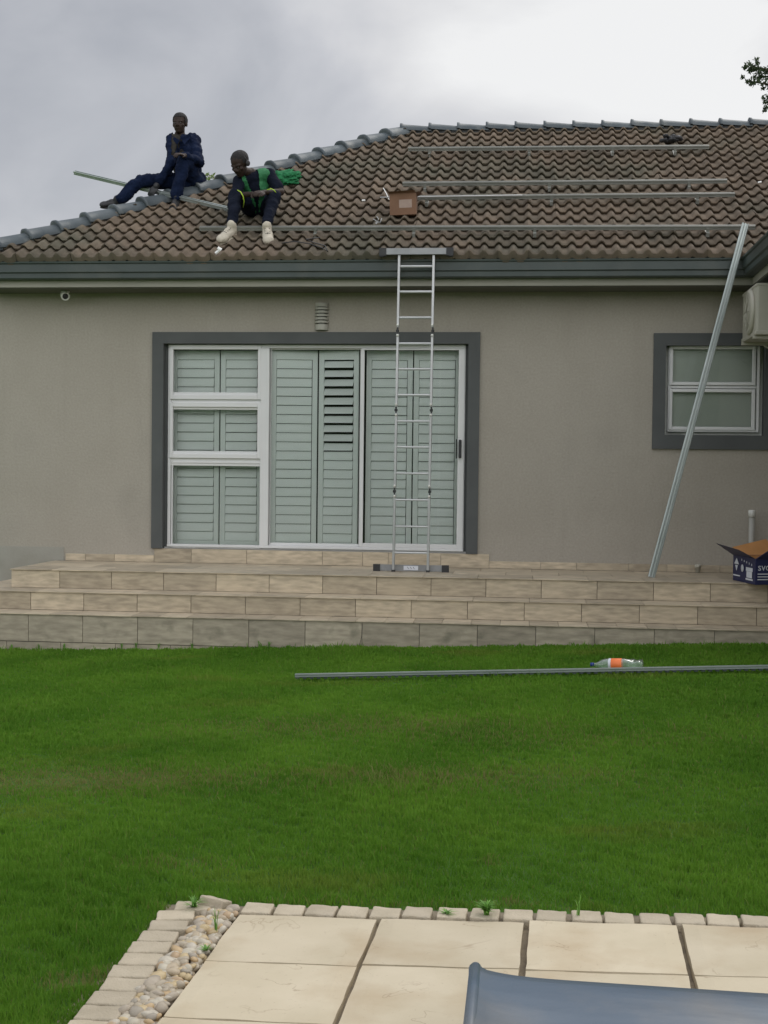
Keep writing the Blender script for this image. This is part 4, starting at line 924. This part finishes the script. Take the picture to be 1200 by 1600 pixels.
# ------------------------------------------------------------------ blue cover at the front edge
cx0 = hy(734, 1508, 3.6).x
bl = thing('blue_cover', 'satin blue vinyl cover over a low frame on the patio', 'cover', (cx0+.8, 2.9, gz(.5)))
nu, nv = 70, 40; x1_ = cx0+1.7; y0_, y1_ = 3.60, 2.1; vs = []
for j in range(nv+1):
    for i in range(nu+1):
        u = i/nu; v = j/nv; x = cx0+(x1_-cx0)*u; d_ = x-cx0
        zt_ = .240-.012*min(1, d_/.8)+(0 if d_ > .14 else 0)
        lip = .012*exp(-((d_-.012)/.02)**2); dip = -.006*(1-exp(-(d_/.07)**2))+.0
        y = y0_+(y1_-y0_)*v-.03*(1-exp(-(max(0, d_-.02)/.10)**1.5))*(1-v)
        bump_ = .045*exp(-(((x-.27)/.16)**2+((y-3.05)/.17)**2)); fold = .006*sin(x*9+y*5)*min(1, v*4)
        sag = -.055*sin(min(1, v*1.6)*pi/2)*min(1, v*6)*(1-exp(-(d_/.15)**2))
        back = -.004*max(0, 1-v*25)
        vs.append((x, y, zt_+lip+dip+sag+bump_+fold+back))
fs = [(j*(nu+1)+i, j*(nu+1)+i+1, (j+1)*(nu+1)+i+1, (j+1)*(nu+1)+i) for j in range(nv) for i in range(nu)]
mb = MB(); mb.add(vs, fs, 0, True)
# skirts down to the ground
ring = [j*(nu+1) for j in range(nv, -1, -1)]+[i for i in range(1, nu+1)]+[j*(nu+1)+nu for j in range(1, nv+1)]
o_ = len(mb.v)
for r_ in ring: q = mb.v[r_]; mb.v.append((q[0], q[1], .045+gz(q[0])*.6))
for k in range(len(ring)-1): mb.f.append([ring[k], ring[k+1], o_+k+1, o_+k]); mb.r.append(0); mb.sm.append(True)
M_cover = mat('blue_vinyl', (.070, .103, .143), (.092, .127, .168), 2.2, .36, bump=.15, bscale=5, c3=(.17, .165, .155), s3=2.4, t3=(.48, .75), stretch=(1, 4, 1))  # beige third colour paints reflection streaks into the vinyl, along with dust
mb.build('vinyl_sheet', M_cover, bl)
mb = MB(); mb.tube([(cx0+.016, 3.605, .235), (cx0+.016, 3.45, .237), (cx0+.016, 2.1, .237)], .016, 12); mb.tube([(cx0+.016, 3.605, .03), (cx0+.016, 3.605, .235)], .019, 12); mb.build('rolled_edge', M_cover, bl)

# ------------------------------------------------------------------ plants
def leaf_cloud(mb, c, rad, n, size, flat=1.0, hollow=.3):
    for _ in range(n):
        while True:
            d = Vector([random.uniform(-1, 1) for _ in range(3)])
            if hollow < d.length < 1: break
        p = Vector(c)+Vector((d.x*rad[0], d.y*rad[1], d.z*rad[2])); a = Vector([random.gauss(0, 1) for _ in range(3)]).normalized(); b = a.cross(Vector([random.gauss(0, 1) for _ in range(3)])).normalized(); s = size*random.uniform(.6, 1.3)
        mb.add([p-a*s, p+b*s*.45, p+a*s, p-b*s*.45], [(0, 1, 2, 3)], random.random())
# tree behind the house at the right edge
tb = Vector((8.6, 27, gz(8))); tr = thing('tree', 'dark leafy tree rising behind the ridge at the right edge', 'tree', tb)
mb = MB(); mb.tube([tb, tb+Vector((.1, 0, 3)), tb+Vector((0, .1, 6)), tb+Vector((-.1, 0, 9))], [.28, .22, .15, .06], 10)
limbs = []
for k in range(16):
    z = random.uniform(4, 8.5); a = random.uniform(0, 6.28); l_ = random.uniform(1.2, 2.2); e = tb+Vector((cos(a)*l_, sin(a)*l_, z+random.uniform(.4, 1.3))); limbs.append(e); mb.tube([tb+Vector((0, 0, z)), (tb+Vector((0, 0, z+.2))).lerp(e, .5), e], [.07, .045, .02], 6)
tips = [hy(x, y, 27) for x, y in ((1172, 104), (1180, 108), (1188, 118), (1178, 128), (1196, 112), (1200, 130), (1199, 155), (1204, 165), (1210, 145))]
for q in tips: mb.tube([q+Vector((1.2, 0, -.5)), q+Vector((.5, 0, -.1)), q], [.05, .03, .012], 6)
mb.build('trunk', M_bark, tr)
mb = MB()
for q in tips: leaf_cloud(mb, q, (.13, .25, .10), 70, .045, hollow=.0)
for x, y in ((1163, 104), (1160, 120.0), (1168, 127), (1176, 131), (1192, 138), (1194, 172), (1184, 97), (1181, 92)): leaf_cloud(mb, hy(x, y, 27), (.055, .08, .035), 16, .045, hollow=0)
for q in tips:
    leaf_cloud(mb, q+Vector((.75, 0, -.2)), (.28, .35, .22), 200, .05, hollow=0); leaf_cloud(mb, q+Vector((1.3, 0, -.5)), (.4, .4, .35), 240, .05, hollow=0)
for e in limbs:
    if e.x-tb.x < -.9 and e.z < tb.z+7.6: continue
    leaf_cloud(mb, e, (.7, .7, .5), 420, .055, hollow=.1)
for k in range(14): leaf_cloud(mb, tb+Vector((random.uniform(-.6, 1.8), random.uniform(-1.5, 1.5), random.uniform(5, 9.2))), (.7, .7, .55), 320, .055)
mb.build('crown', M_leafd, tr)
# shrub top behind the hip
c = hy(330, 279, 21.5); sb_ = Vector((c.x, 21.9, gz(c.x))); sh = thing('flowering_shrub', 'light green flowering shrub top showing behind the hip between the two men', 'shrub', sb_)
mb = MB(); mb.tube([sb_, Vector((sb_.x+.1, 21.8, 3)), Vector((c.x, c.y, c.z-.4))], [.09, .07, .02], 8); mb.build('stem', M_bark, sh)
mb = MB(); leaf_cloud(mb, c-Vector((0, 0, .32)), (.30, .3, .40), 1100, .04); leaf_cloud(mb, c-Vector((0, 0, 1.1)), (.55, .5, .6), 1500, .045); mb.build('crown', M_leafl, sh)
mb = MB()
for k in range(26): p_ = c+Vector((random.uniform(-.26, .26), random.uniform(-.3, 0), random.uniform(-.25, .03))); leaf_cloud(mb, p_, (.02, .02, .02), 6, .018, hollow=0)
mb.build('blossom', M_petal, sh)
# weeds
def weed(base, n, h, spread, label, name='weed_tuft', w_=.003, group=None):
    mb = MB()
    for _ in range(n):
        a = random.uniform(0, 6.28); l_ = h*random.uniform(.5, 1.1); sp = spread*random.uniform(.3, 1); s = Vector((cos(a+1.57), sin(a+1.57), 0))*w_; p0 = Vector(base)+Vector((random.uniform(-.3, .3)*spread*.4, random.uniform(-.3, .3)*spread*.4, 0))
        pts = [p0+Vector((cos(a)*sp*t_*t_, sin(a)*sp*t_*t_, l_*(t_-.35*t_**3))) for t_ in (0, .35, .7, 1)]
        mb.add([pts[0]-s, pts[0]+s, pts[1]+s, pts[1]-s, pts[2]+s*.7, pts[2]-s*.7, pts[3]], [(0, 1, 2, 3), (3, 2, 4, 5), (5, 4, 6)], random.random())
    return tag(mb.build(name, M_weed, base=base), label, 'weed', group)
weed(gp(760, 1430), 120, .070, .05, 'bright green weed tuft growing over the cobble row at the middle of the patio edge')
weed(gp(698, 1428), 24, .02, .045, 'low weed rosette on the cobbles left of the bright tuft')
weed(gp(303, 1418), 30, .055, .07, 'pale grass weed beside the tipped corner cobble')
weed(gp(903, 1432), 9, .13, .04, 'thin upright grass stalks at the cobble row right of the bright tuft', w_=.0014)
weed(gp(338, 1455), 9, .12, .035, 'thin stalks sprouting from the pebbles near the slab corner', w_=.0016)
weed(gp(322, 1485), 26, .02, .035, 'tiny green sprig among the pebbles')
for x in (18, 60, 100, 190, 212, 248, 300, 405, 420): 
    b_ = hy(x, 1016, N3-.02); weed(Vector((b_.x, N3-.015, gz(b_.x)-.02)), 14, .09, .04, 'small grass tuft at the foot of the lowest step, %s from the left' % ORD[[18, 60, 100, 190, 212, 248, 300, 405, 420].index(x)], group='tufts along the step foot')
p_ = A3+(B3-A3)*.232+Vector((0, 0, .07)); weed(p_, 16, .07, .05, 'dry weed sprouting from a joint in the hip caps', w_=.004)

# ------------------------------------------------------------------ loose things on the roof
p_ = rp(340, 393, .06); mb = MB(); mb.obox(p_, (.022, .01, .02), (-.01, .02, .01), (0, .004, -.006)); mb.obox(p_+Vector((.02, 0, .03)), (.02, .0, -.012), (0, .02, .01), (.004, 0, .006)); tag(mb.build('paper_scrap', M_paper, base=p_), 'white scrap lying on the tiles below the cream shoe', 'scrap')
p_ = rp(568, 313, .06); tag(MB().obox(p_, (.018, 0, 0), (0, .012, .006), (0, -.002, .005)).build('paper_scrap', M_paper, base=p_), 'tiny white scrap on the tiles left of the brown carton', 'scrap')
p_ = rp(1187, 284.5, .06); tag(MB().obox(p_, (.02, 0, .004), (0, .01, .006), (0, -.002, .005)).build('paper_scrap', M_paper, base=p_), 'small white scrap on the tiles at the right end of the middle rails', 'scrap')
p_ = rp(590, 347, .07); mb = MB()
for k in range(4): a = k*1.3; mb.tube([p_, p_+Vector((.03*cos(a), .01, .04*sin(a))), p_+Vector((.05*cos(a+.5), 0, .03+.03*sin(a+.4)))], .005, 6)
tag(mb.build('clamp_parts', M_alu, base=p_), 'small loose metal clamps on the tiles below the brown carton', 'clamp')
# dark glove near the ridge
p_ = rp(1048, 219, .07); gl_ = MB()
for k in range(22): pebble(gl_, p_+Vector((random.uniform(-.11, .11), random.uniform(-.03, .03), random.uniform(-.01, .05))), .035, .1)
tag(gl_.build('work_glove', M_boot, base=p_), 'dark work glove lying below the ridge at the right', 'glove')
# cable pieces
mb = MB(); pts = [(440, 380), (460, 377), (485, 381), (505, 388), (512, 393), (508, 384), (490, 379), (478, 374), (500, 371)]
mb.tube([rp(x, y, .075) for x, y in pts], .006, 6); tag(mb.build('cable', M_black, base=rp(440, 380, .07)), 'loose dark cable trailing over the tiles right of the cream shoes', 'cable')
mb = MB(); mb.tube([rp(599, 294, .10), rp(604, 303, .10), rp(608, 312, .08)], .006, 6); tag(mb.build('cable_tie', M_paper, base=rp(604, 303, .1)), 'thin white tie standing up left of the brown carton', 'cable tie')

# green net bundle: crumpled lumps and loose folds
p_ = rp(447, 277, .10); mb = MB(); bm = bmesh.new(); bmesh.ops.create_icosphere(bm, subdivisions=5, radius=1)
for v in bm.verts:
    d = v.co.copy(); q = mnoise.noise(d*2.2+Vector((3, 1, 7)))*.40+abs(mnoise.noise(d*5))*.34-abs(mnoise.noise(d*10))*.15
    v.co = Vector((d.x*.17, d.y*.10, d.z*.085))*(.9+q)
    v.co = Vector((v.co.x, v.co.y, v.co.z))+Vector((0, v.co.y*0+.0, v.co.y*.5))
mb.bm(bm, 0, Matrix.Translation(p_), True)
tag(mb.build('safety_net', M_netm, base=p_), 'crumpled bright green cloth bundle on the tiles beside the vested man', 'cloth')

# ------------------------------------------------------------------ people
def prim_mesh(prims):
    bm = bmesh.new()
    for pr in prims:
        if pr[0] == 'c':
            _, p0, p1, r0, r1 = pr[:5]; p0, p1 = Vector(p0), Vector(p1); d = p1-p0; L_ = max(d.length, 1e-4)
            R = d.to_track_quat('Z', 'Y').to_matrix().to_4x4()
            bmesh.ops.create_cone(bm, cap_ends=True, segments=20, radius1=r0, radius2=r1, depth=L_, matrix=Matrix.Translation((p0+p1)/2) @ R)
            bmesh.ops.create_uvsphere(bm, u_segments=16, v_segments=10, radius=r0, matrix=Matrix.Translation(p0)); bmesh.ops.create_uvsphere(bm, u_segments=16, v_segments=10, radius=r1, matrix=Matrix.Translation(p1))
        else:
            _, c, rad, R = pr; bmesh.ops.create_uvsphere(bm, u_segments=24, v_segments=16, radius=1, matrix=Matrix.Translation(Vector(c)) @ R.to_4x4() @ Matrix.Diagonal((*rad, 1)))
    return bm
def organic(name, prims, voxel, M, parent, smooth=4, wrinkle=0.0, wscale=9.0, cut=None):
    me = bpy.data.meshes.new(name); bm = prim_mesh(prims); bm.to_mesh(me); bm.free(); o = bpy.data.objects.new(name, me); COL.objects.link(o)
    md = o.modifiers.new('r', 'REMESH'); md.mode = 'VOXEL'; md.voxel_size = voxel
    if smooth: sm = o.modifiers.new('s', 'SMOOTH'); sm.iterations = smooth; sm.factor = .5
    dg = bpy.context.evaluated_depsgraph_get(); dg.update(); m2 = bpy.data.meshes.new_from_object(o.evaluated_get(dg)); bpy.data.objects.remove(o)
    off = wloc(parent); nrm = [v.normal.copy() for v in m2.vertices]
    for v, nn in zip(m2.vertices, nrm):
        c = v.co.copy()
        if wrinkle: c += nn*(wrinkle*(mnoise.noise(c*wscale)+.6*abs(mnoise.noise(c*wscale*2.2))))
        v.co = c-off
    if cut:
        bm = bmesh.new(); bm.from_mesh(m2); bmesh.ops.delete(bm, geom=[v for v in bm.verts if cut(v.co+off)], context='VERTS'); bm.to_mesh(m2); bm.free()
    m2.materials.clear(); m2.materials.append(M); m2.polygons.foreach_set('use_smooth', [True]*len(m2.polygons))
    q = bpy.data.objects.new(name, m2); COL.objects.link(q); q.parent = parent; return q
def hand_prims(wrist, fwd, nrm, curl=.6, s=1.0, thumb=1):
    """palm with four unequal bent fingers and a side thumb; nrm is the back of the hand"""
    fwd = Vector(fwd).normalized(); nrm = Vector(nrm); nrm = (nrm-fwd*nrm.dot(fwd)).normalized(); sd_ = fwd.cross(nrm); w0 = Vector(wrist); P_ = []
    R = Matrix((sd_, fwd, nrm)).transposed()
    P_.append(('e', w0+fwd*.05*s, (.042*s, .054*s, .018*s), R))
    for i, (u, l_) in enumerate(((-.030, .070), (-.010, .080), (.010, .075), (.030, .060))):
        a = w0+sd_*u*s+fwd*.088*s; ang = curl*.5
        b = a+(fwd*cos(ang)-nrm*sin(ang))*l_*.45*s; c_2 = b+(fwd*cos(curl*1.5)-nrm*sin(curl*1.5))*l_*.32*s; d = c_2+(fwd*cos(curl*2.3)-nrm*sin(curl*2.3))*l_*.26*s
        P_ += [('c', a, b, .0095*s, .0088*s), ('c', b, c_2, .0088*s, .008*s), ('c', c_2, d, .008*s, .0072*s)]
    t0 = w0+sd_*(-.034*thumb)*s+fwd*.028*s; t1 = t0+(fwd*.55-sd_*.75*thumb-nrm*.25).normalized()*.036*s; t2 = t1+(fwd*.85-sd_*.2*thumb-nrm*.4).normalized()*.03*s
    P_ += [('c', t0, t1, .0125*s, .0105*s), ('c', t1, t2, .0105*s, .0085*s)]
    return P_
def head_prims(c, face, up, s=1.0):
    """skull, jaw, nose, brow, lips, ears about centre c"""
    f = Vector(face).normalized(); u = Vector(up); u = (u-f*u.dot(f)).normalized(); r = f.cross(u); R = Matrix((r, f, u)).transposed(); c = Vector(c); P_ = []
    def e(x, y, z, a, b, d): P_.append(('e', c+(r*x+f*y+u*z)*s, (a*s, b*s, d*s), R))
    e(0, -.012, .030, .076, .095, .088); e(0, .022, -.030, .060, .070, .080); e(0, .045, -.082, .034, .036, .028); e(0, .062, .018, .058, .026, .018)
    e(0, .092, -.020, .015, .020, .022); e(0, .083, .000, .010, .016, .028); e(0, .078, -.056, .024, .014, .008); e(0, .076, -.068, .020, .012, .007)
    for k in (-1, 1): e(k*.076, -.012, -.006, .010, .020, .030); e(k*.045, .055, -.022, .022, .018, .018); e(k*.018, .090, -.030, .010, .010, .008)
    return P_, (c, r, f, u)
def eyes(fr_, s, parent):
    c, r, f, u = fr_; mb = MB()
    for k in (-1, 1): mb.lathe(c+(r*k*.030+f*.0745+u*.000)*s, f, [(0, .011*s), (.004*s, .010*s), (.007*s, .006*s)], 12)
    mb.build('eyes', mat('eye_white', (.03, .025, .022), None, 4, .4), parent)

# ---- man in the green vest
def J(x, y, Y): return hy(x, y, Y)
R1 = thing('person', 'man in green vest and cream shoes sitting on the tiles, looking down', 'person', rp(403, 350, .04))
pel = J(405, 322, 14.66); chest = J(399, 292, 14.50); neck = J(392, 272, 14.40)
shL = J(374.5, 283, 14.34); shR = J(421, 273, 14.46)
hdc = J(375, 256.5, 14.22)
elL = J(370, 306, 14.25); haL = J(394, 303, 14.10); elR = J(439, 300, 14.36); haR = J(411, 300.5, 14.12)
kL = J(368.5, 305, 14.22); kR = J(428, 308, 14.24); hL = J(395, 326, 14.64); hR = J(416, 327, 14.66)
aL_ = J(362, 350, 14.00); aR_ = J(417, 351, 14.00)
face = Vector((-.40, -.72, -.62)); hp_, hf = head_prims(hdc, face, Vector((-.15, -.35, 1)), 1.16)
wr1 = (haR-elR).normalized(); wr2 = (haL-elL).normalized()
body = hp_+[('c', neck+(hdc-neck)*.05, hdc-Vector((0, -.03, .06)), .056, .052), ('c', pel, chest, .13, .15), ('c', chest, neck, .14, .07), ('c', shL, shR, .062, .062), ('c', shL, elL, .052, .041), ('c', elL, haL, .040, .026), ('c', shR, elR, .052, .041), ('c', elR, haR, .040, .026),
            ('c', hL, kL, .085, .058), ('c', hR, kR, .085, .058), ('c', kL, aL_, .054, .038), ('c', kR, aR_, .054, .038), ('c', pel-Vector((.05, 0, 0)), pel+Vector((.05, 0, 0)), .115, .115)]
body += hand_prims(haR, wr1+Vector((0, -.2, 0)), (0, -.6, .8), .55, 1.0, 1)+hand_prims(haL, wr2+Vector((0, -.1, 0)), (0, -.7, .7), .5, 1.0, -1)
organic('body', body, .0062, M_skin, R1, 2); eyes(hf, 1.16, R1)
c, r, f, u = hf; RR = Matrix((r, f, u)).transposed()
organic('hair', [('e', c+u*.046-f*.023, (.094, .113, .097), RR)], .007, M_hair, R1, 1, .003, 60, cut=lambda q: (q-c).dot(f) > .035 and (q-c).dot(u) < .075 or (q-c).dot(u) < -.012)
# headphones: band and ear cup
mb = MB(); mb.tube([c+(r*cos(a)*.099+u*(sin(a)*.135+.006)-f*.014) for a in [pi*k/16 for k in range(17)]], .0055, 8); h_ = mb.build('headphones', M_black, R1)
for k in (-1, 1): MB().lathe(c+r*k*.091-f*.014-u*.004, r*k, [(0, .030), (.012, .033), (.02, .026)], 16).build('ear_cup', M_pvc if k == 1 else M_black, h_)
# trousers
tr_p = [('c', hL, kL, .100, .074), ('c', hR, kR, .100, .074), ('c', kL, aL_+Vector((0, 0, .02)), .072, .056), ('c', kR, aR_+Vector((0, 0, .02)), .072, .056), ('c', pel-Vector((.06, 0, 0)), pel+Vector((.06, 0, 0)), .135, .135), ('c', pel, pel.lerp(chest, .4), .13, .13)]
organic('trousers', tr_p, .010, M_trou, R1, 2, .020, 12)
# dark shirt under the vest with short sleeves
sh_p = [('c', pel.lerp(chest, .2), chest, .138, .160), ('c', chest, chest.lerp(neck, .75), .155, .088), ('c', shL, shR, .074, .074), ('c', shL, shL.lerp(elL, .75), .068, .060), ('c', shR, shR.lerp(elR, .75), .070, .064)]
organic('shirt', sh_p, .010, M_trou, R1, 3, .008, 12)
# vest: open front
ctr = chest.lerp(neck, .2)
vp = [('c', pel.lerp(chest, .25), chest, .150, .172), ('c', chest, chest.lerp(neck, .75), .168, .100), ('c', shL.lerp(shR, .12), shR.lerp(shL, .12), .083, .083)]
sdv = (shR-shL).normalized(); tupv = (neck-pel).normalized(); fwv = tupv.cross(sdv).normalized()
if fwv.y > 0: fwv = -fwv
def vcut(q):
    d = q-neck; x = d.dot(sdv); z = d.dot(tupv); y = d.dot(fwv)
    w_ = .012+max(0, .055+z*.20) if z > -.36 else .01
    return (y > 0 and abs(x+.01) < w_) or abs(x) > .195
organic('vest', vp, .009, M_vest, R1, 2, .014, 14, cut=vcut)
mb = MB()
def arc(pts): 
    for s_2 in (0,): mb.tube(pts, .0055, 6)
arc([J(371, 297, 14.13), J(376, 300, 14.11), J(380, 307, 14.11), J(381.5, 315, 14.14), J(380, 324, 14.2)]); arc([J(414, 300, 14.2), J(418, 296.5, 14.15), J(424, 295, 14.14), J(429, 297.5, 14.15), J(431, 301, 14.17)])
mb.build('piping', M_vis, R1)
def shoe(ank, toe, s, M, Ms, parent):
    d = (toe-ank); d.z *= 1; d.normalize(); sd_ = d.cross(RN).normalized(); up2 = sd_.cross(d); 
    if up2.z < 0: up2 = -up2
    R = Matrix((sd_, d, up2)).transposed(); o = ank-up2*.040*s
    o1 = organic('shoe', [('e', o+d*.01*s, (.044*s, .066*s, .052*s), R), ('e', o+d*.08*s-up2*.006*s, (.050*s, .095*s, .044*s), R), ('e', o+d*.15*s-up2*.008*s, (.052*s, .062*s, .038*s), R), ('c', ank+up2*.012*s, o, .042*s, .044*s), ('e', o+d*.06*s+up2*.030*s, (.026*s, .05*s, .022*s), R)], .007, M, parent, 2, .003, 30)
    mb = MB()
    for k in range(4):
        q = o+d*(.045+.022*k)*s+up2*(.046-.004*k)*s; mb.tube([q-sd_*.026*s-up2*.004, q+up2*.004, q+sd_*.026*s-up2*.004], .0035, 5)
    mb.tube([o+d*.035*s+up2*.05*s, o+d*.12*s+up2*.032*s], .004, 5); mb.build('laces', M_boot, o1)
    organic('sole', [('e', o+d*.085*s-up2*.040*s, (.051*s, .130*s, .018*s), R)], .007, Ms, o1, 1)
    return o1
shoe(J(362, 353, 13.98), J(340, 369, 13.80), 1.22, M_shoe, M_sole, R1); shoe(J(417, 354, 13.98), J(419, 372, 13.80), 1.18, M_shoe, M_sole, R1)

# ---- man in navy overalls
R2 = thing('person', 'man in navy overalls sitting on the hip caps, one leg stretched out', 'person', J(298, 296, 15.35))
pel = J(297, 282, 15.40); chest = J(290, 243, 15.38); neck = J(281, 211, 15.33); shL = J(270.5, 219, 15.24); shR = J(302, 221, 15.42); hdc = J(281, 193.5, 15.28)
kR = J(288, 250, 15.02); hR = J(303, 283, 15.36); aR_ = J(275, 306, 14.96); kL = J(219, 283, 15.10); hL = J(289, 284, 15.30); aL_ = J(187, 312, 14.98)
elR = J(310, 252, 15.20); haR = J(288, 243, 14.93); elL = J(267, 256, 15.10); haL = J(244, 291, 15.06)
face = Vector((-.06, -.99, -.10)); hp_, hf = head_prims(hdc, face, Vector((0, 0, 1)), 1.05)
body = hp_+[('c', neck, hdc-Vector((0, -.03, .05)), .056, .052), ('c', pel, chest, .13, .14), ('c', chest, neck, .14, .065), ('c', shL, shR, .06, .06), ('c', shL, elL, .05, .04), ('c', elL, haL, .038, .026), ('c', shR, elR, .05, .04), ('c', elR, haR, .038, .026), ('c', hL, kL, .085, .058), ('c', hR, kR, .085, .058), ('c', kL, aL_, .052, .038), ('c', kR, aR_, .052, .038), ('c', pel-Vector((.04, 0, 0)), pel+Vector((.04, 0, 0)), .11, .11)]
body += hand_prims(haR, (haR-elR).normalized()+Vector((-.3, -.1, 0)), (0, -.5, .85), .6, 1.0, 1)+hand_prims(haL, (haL-elL).normalized(), (0, -1, .2), .9, 1.0, 1)
organic('body', body, .0062, M_skin, R2, 2); eyes(hf, 1.05, R2)
c, r, f, u = hf; RR = Matrix((r, f, u)).transposed()
organic('hair', [('e', c+u*.042-f*.018, (.088, .103, .093), RR)], .007, M_hair, R2, 1, .003, 60, cut=lambda q, c=c, f=f, u=u: (q-c).dot(f) > .04 and (q-c).dot(u) < .07 or (q-c).dot(u) < -.012)
jp = [('c', pel.lerp(chest, .1), chest, .150, .162), ('c', chest, chest.lerp(neck, .7), .156, .100), ('c', shL, shR, .082, .088), ('c', shL, elL, .078, .064), ('c', elL, elL.lerp(haL, .82), .060, .046), ('c', shR, elR, .082, .068), ('c', elR, elR.lerp(haR, .82), .062, .046)]
sdv = Vector((1, 0, 0)); 
jp += [('c', pel.lerp(chest, .3)+Vector((.02, -.05, 0)), chest+Vector((.03, -.03, 0)), .12, .13)]
organic('jacket', jp, .010, M_ovr, R2, 2, .022, 13, cut=lambda q, n=neck: (q-n).y < 0 and (q.z-n.z) > -.30 and abs((q.x-n.x)+.012) < .006+.045*max(0, 1+(q.z-n.z)/.30))
# collar wings
mb = MB(); mb.add([J(281, 219, 15.18), J(264, 209, 15.18), J(266, 215, 15.17), J(277, 226, 15.17)], [(0, 1, 2, 3)]); mb.add([J(284, 219, 15.2), J(296, 207, 15.26), J(299, 213, 15.28), J(288, 226, 15.18)], [(0, 1, 2, 3)]); 
for z in range(0): pass
mb.add([J(264, 209, 15.18), J(266, 215, 15.17), J(268, 214, 15.3), J(267, 208, 15.3)], [(0, 1, 2, 3)]); mb.build('collar', M_ovr, R2)
organic('undershirt', [('c', pel.lerp(chest, .1), pel.lerp(chest, .6)+Vector((-.05, -.10, 0)), .13, .12), ('c', pel.lerp(chest, .5), chest, .142, .155), ('c', chest, chest.lerp(neck, .8), .146, .075), ('c', shL, shR, .070, .070), ('c', shL, shL.lerp(elL, .6), .062, .055)], .010, mat('dark_shirt', (.014, .012, .010), (.028, .024, .014), 30, .9), R2, 3, .004, 14)
tp_ = [('c', hL, kL, .100, .076), ('c', hR, kR, .100, .080), ('c', kL, aL_+Vector((.02, 0, .01)), .076, .066), ('c', kR, aR_, .076, .064), ('c', pel-Vector((.05, 0, 0)), pel+Vector((.05, 0, 0)), .135, .135)]
organic('trousers', tp_, .010, M_ovr, R2, 2, .022, 12)
shoe(aL_+Vector((-.03, 0, -.0)), J(152, 314, 14.94), 1.0, M_boot, M_boot, R2); shoe(aR_+Vector((0, -.01, -.03)), J(266, 326, 14.76), 1.0, M_boot, M_boot, R2)
gp_ = hand_prims(haL, (haL-elL).normalized(), (0, -1, .2), .9, 1.12, 1)
organic('glove', gp_+[('c', haL, haL-(haL-elL).normalized()*.03, .036, .034)], .007, M_boot, R2, 1)
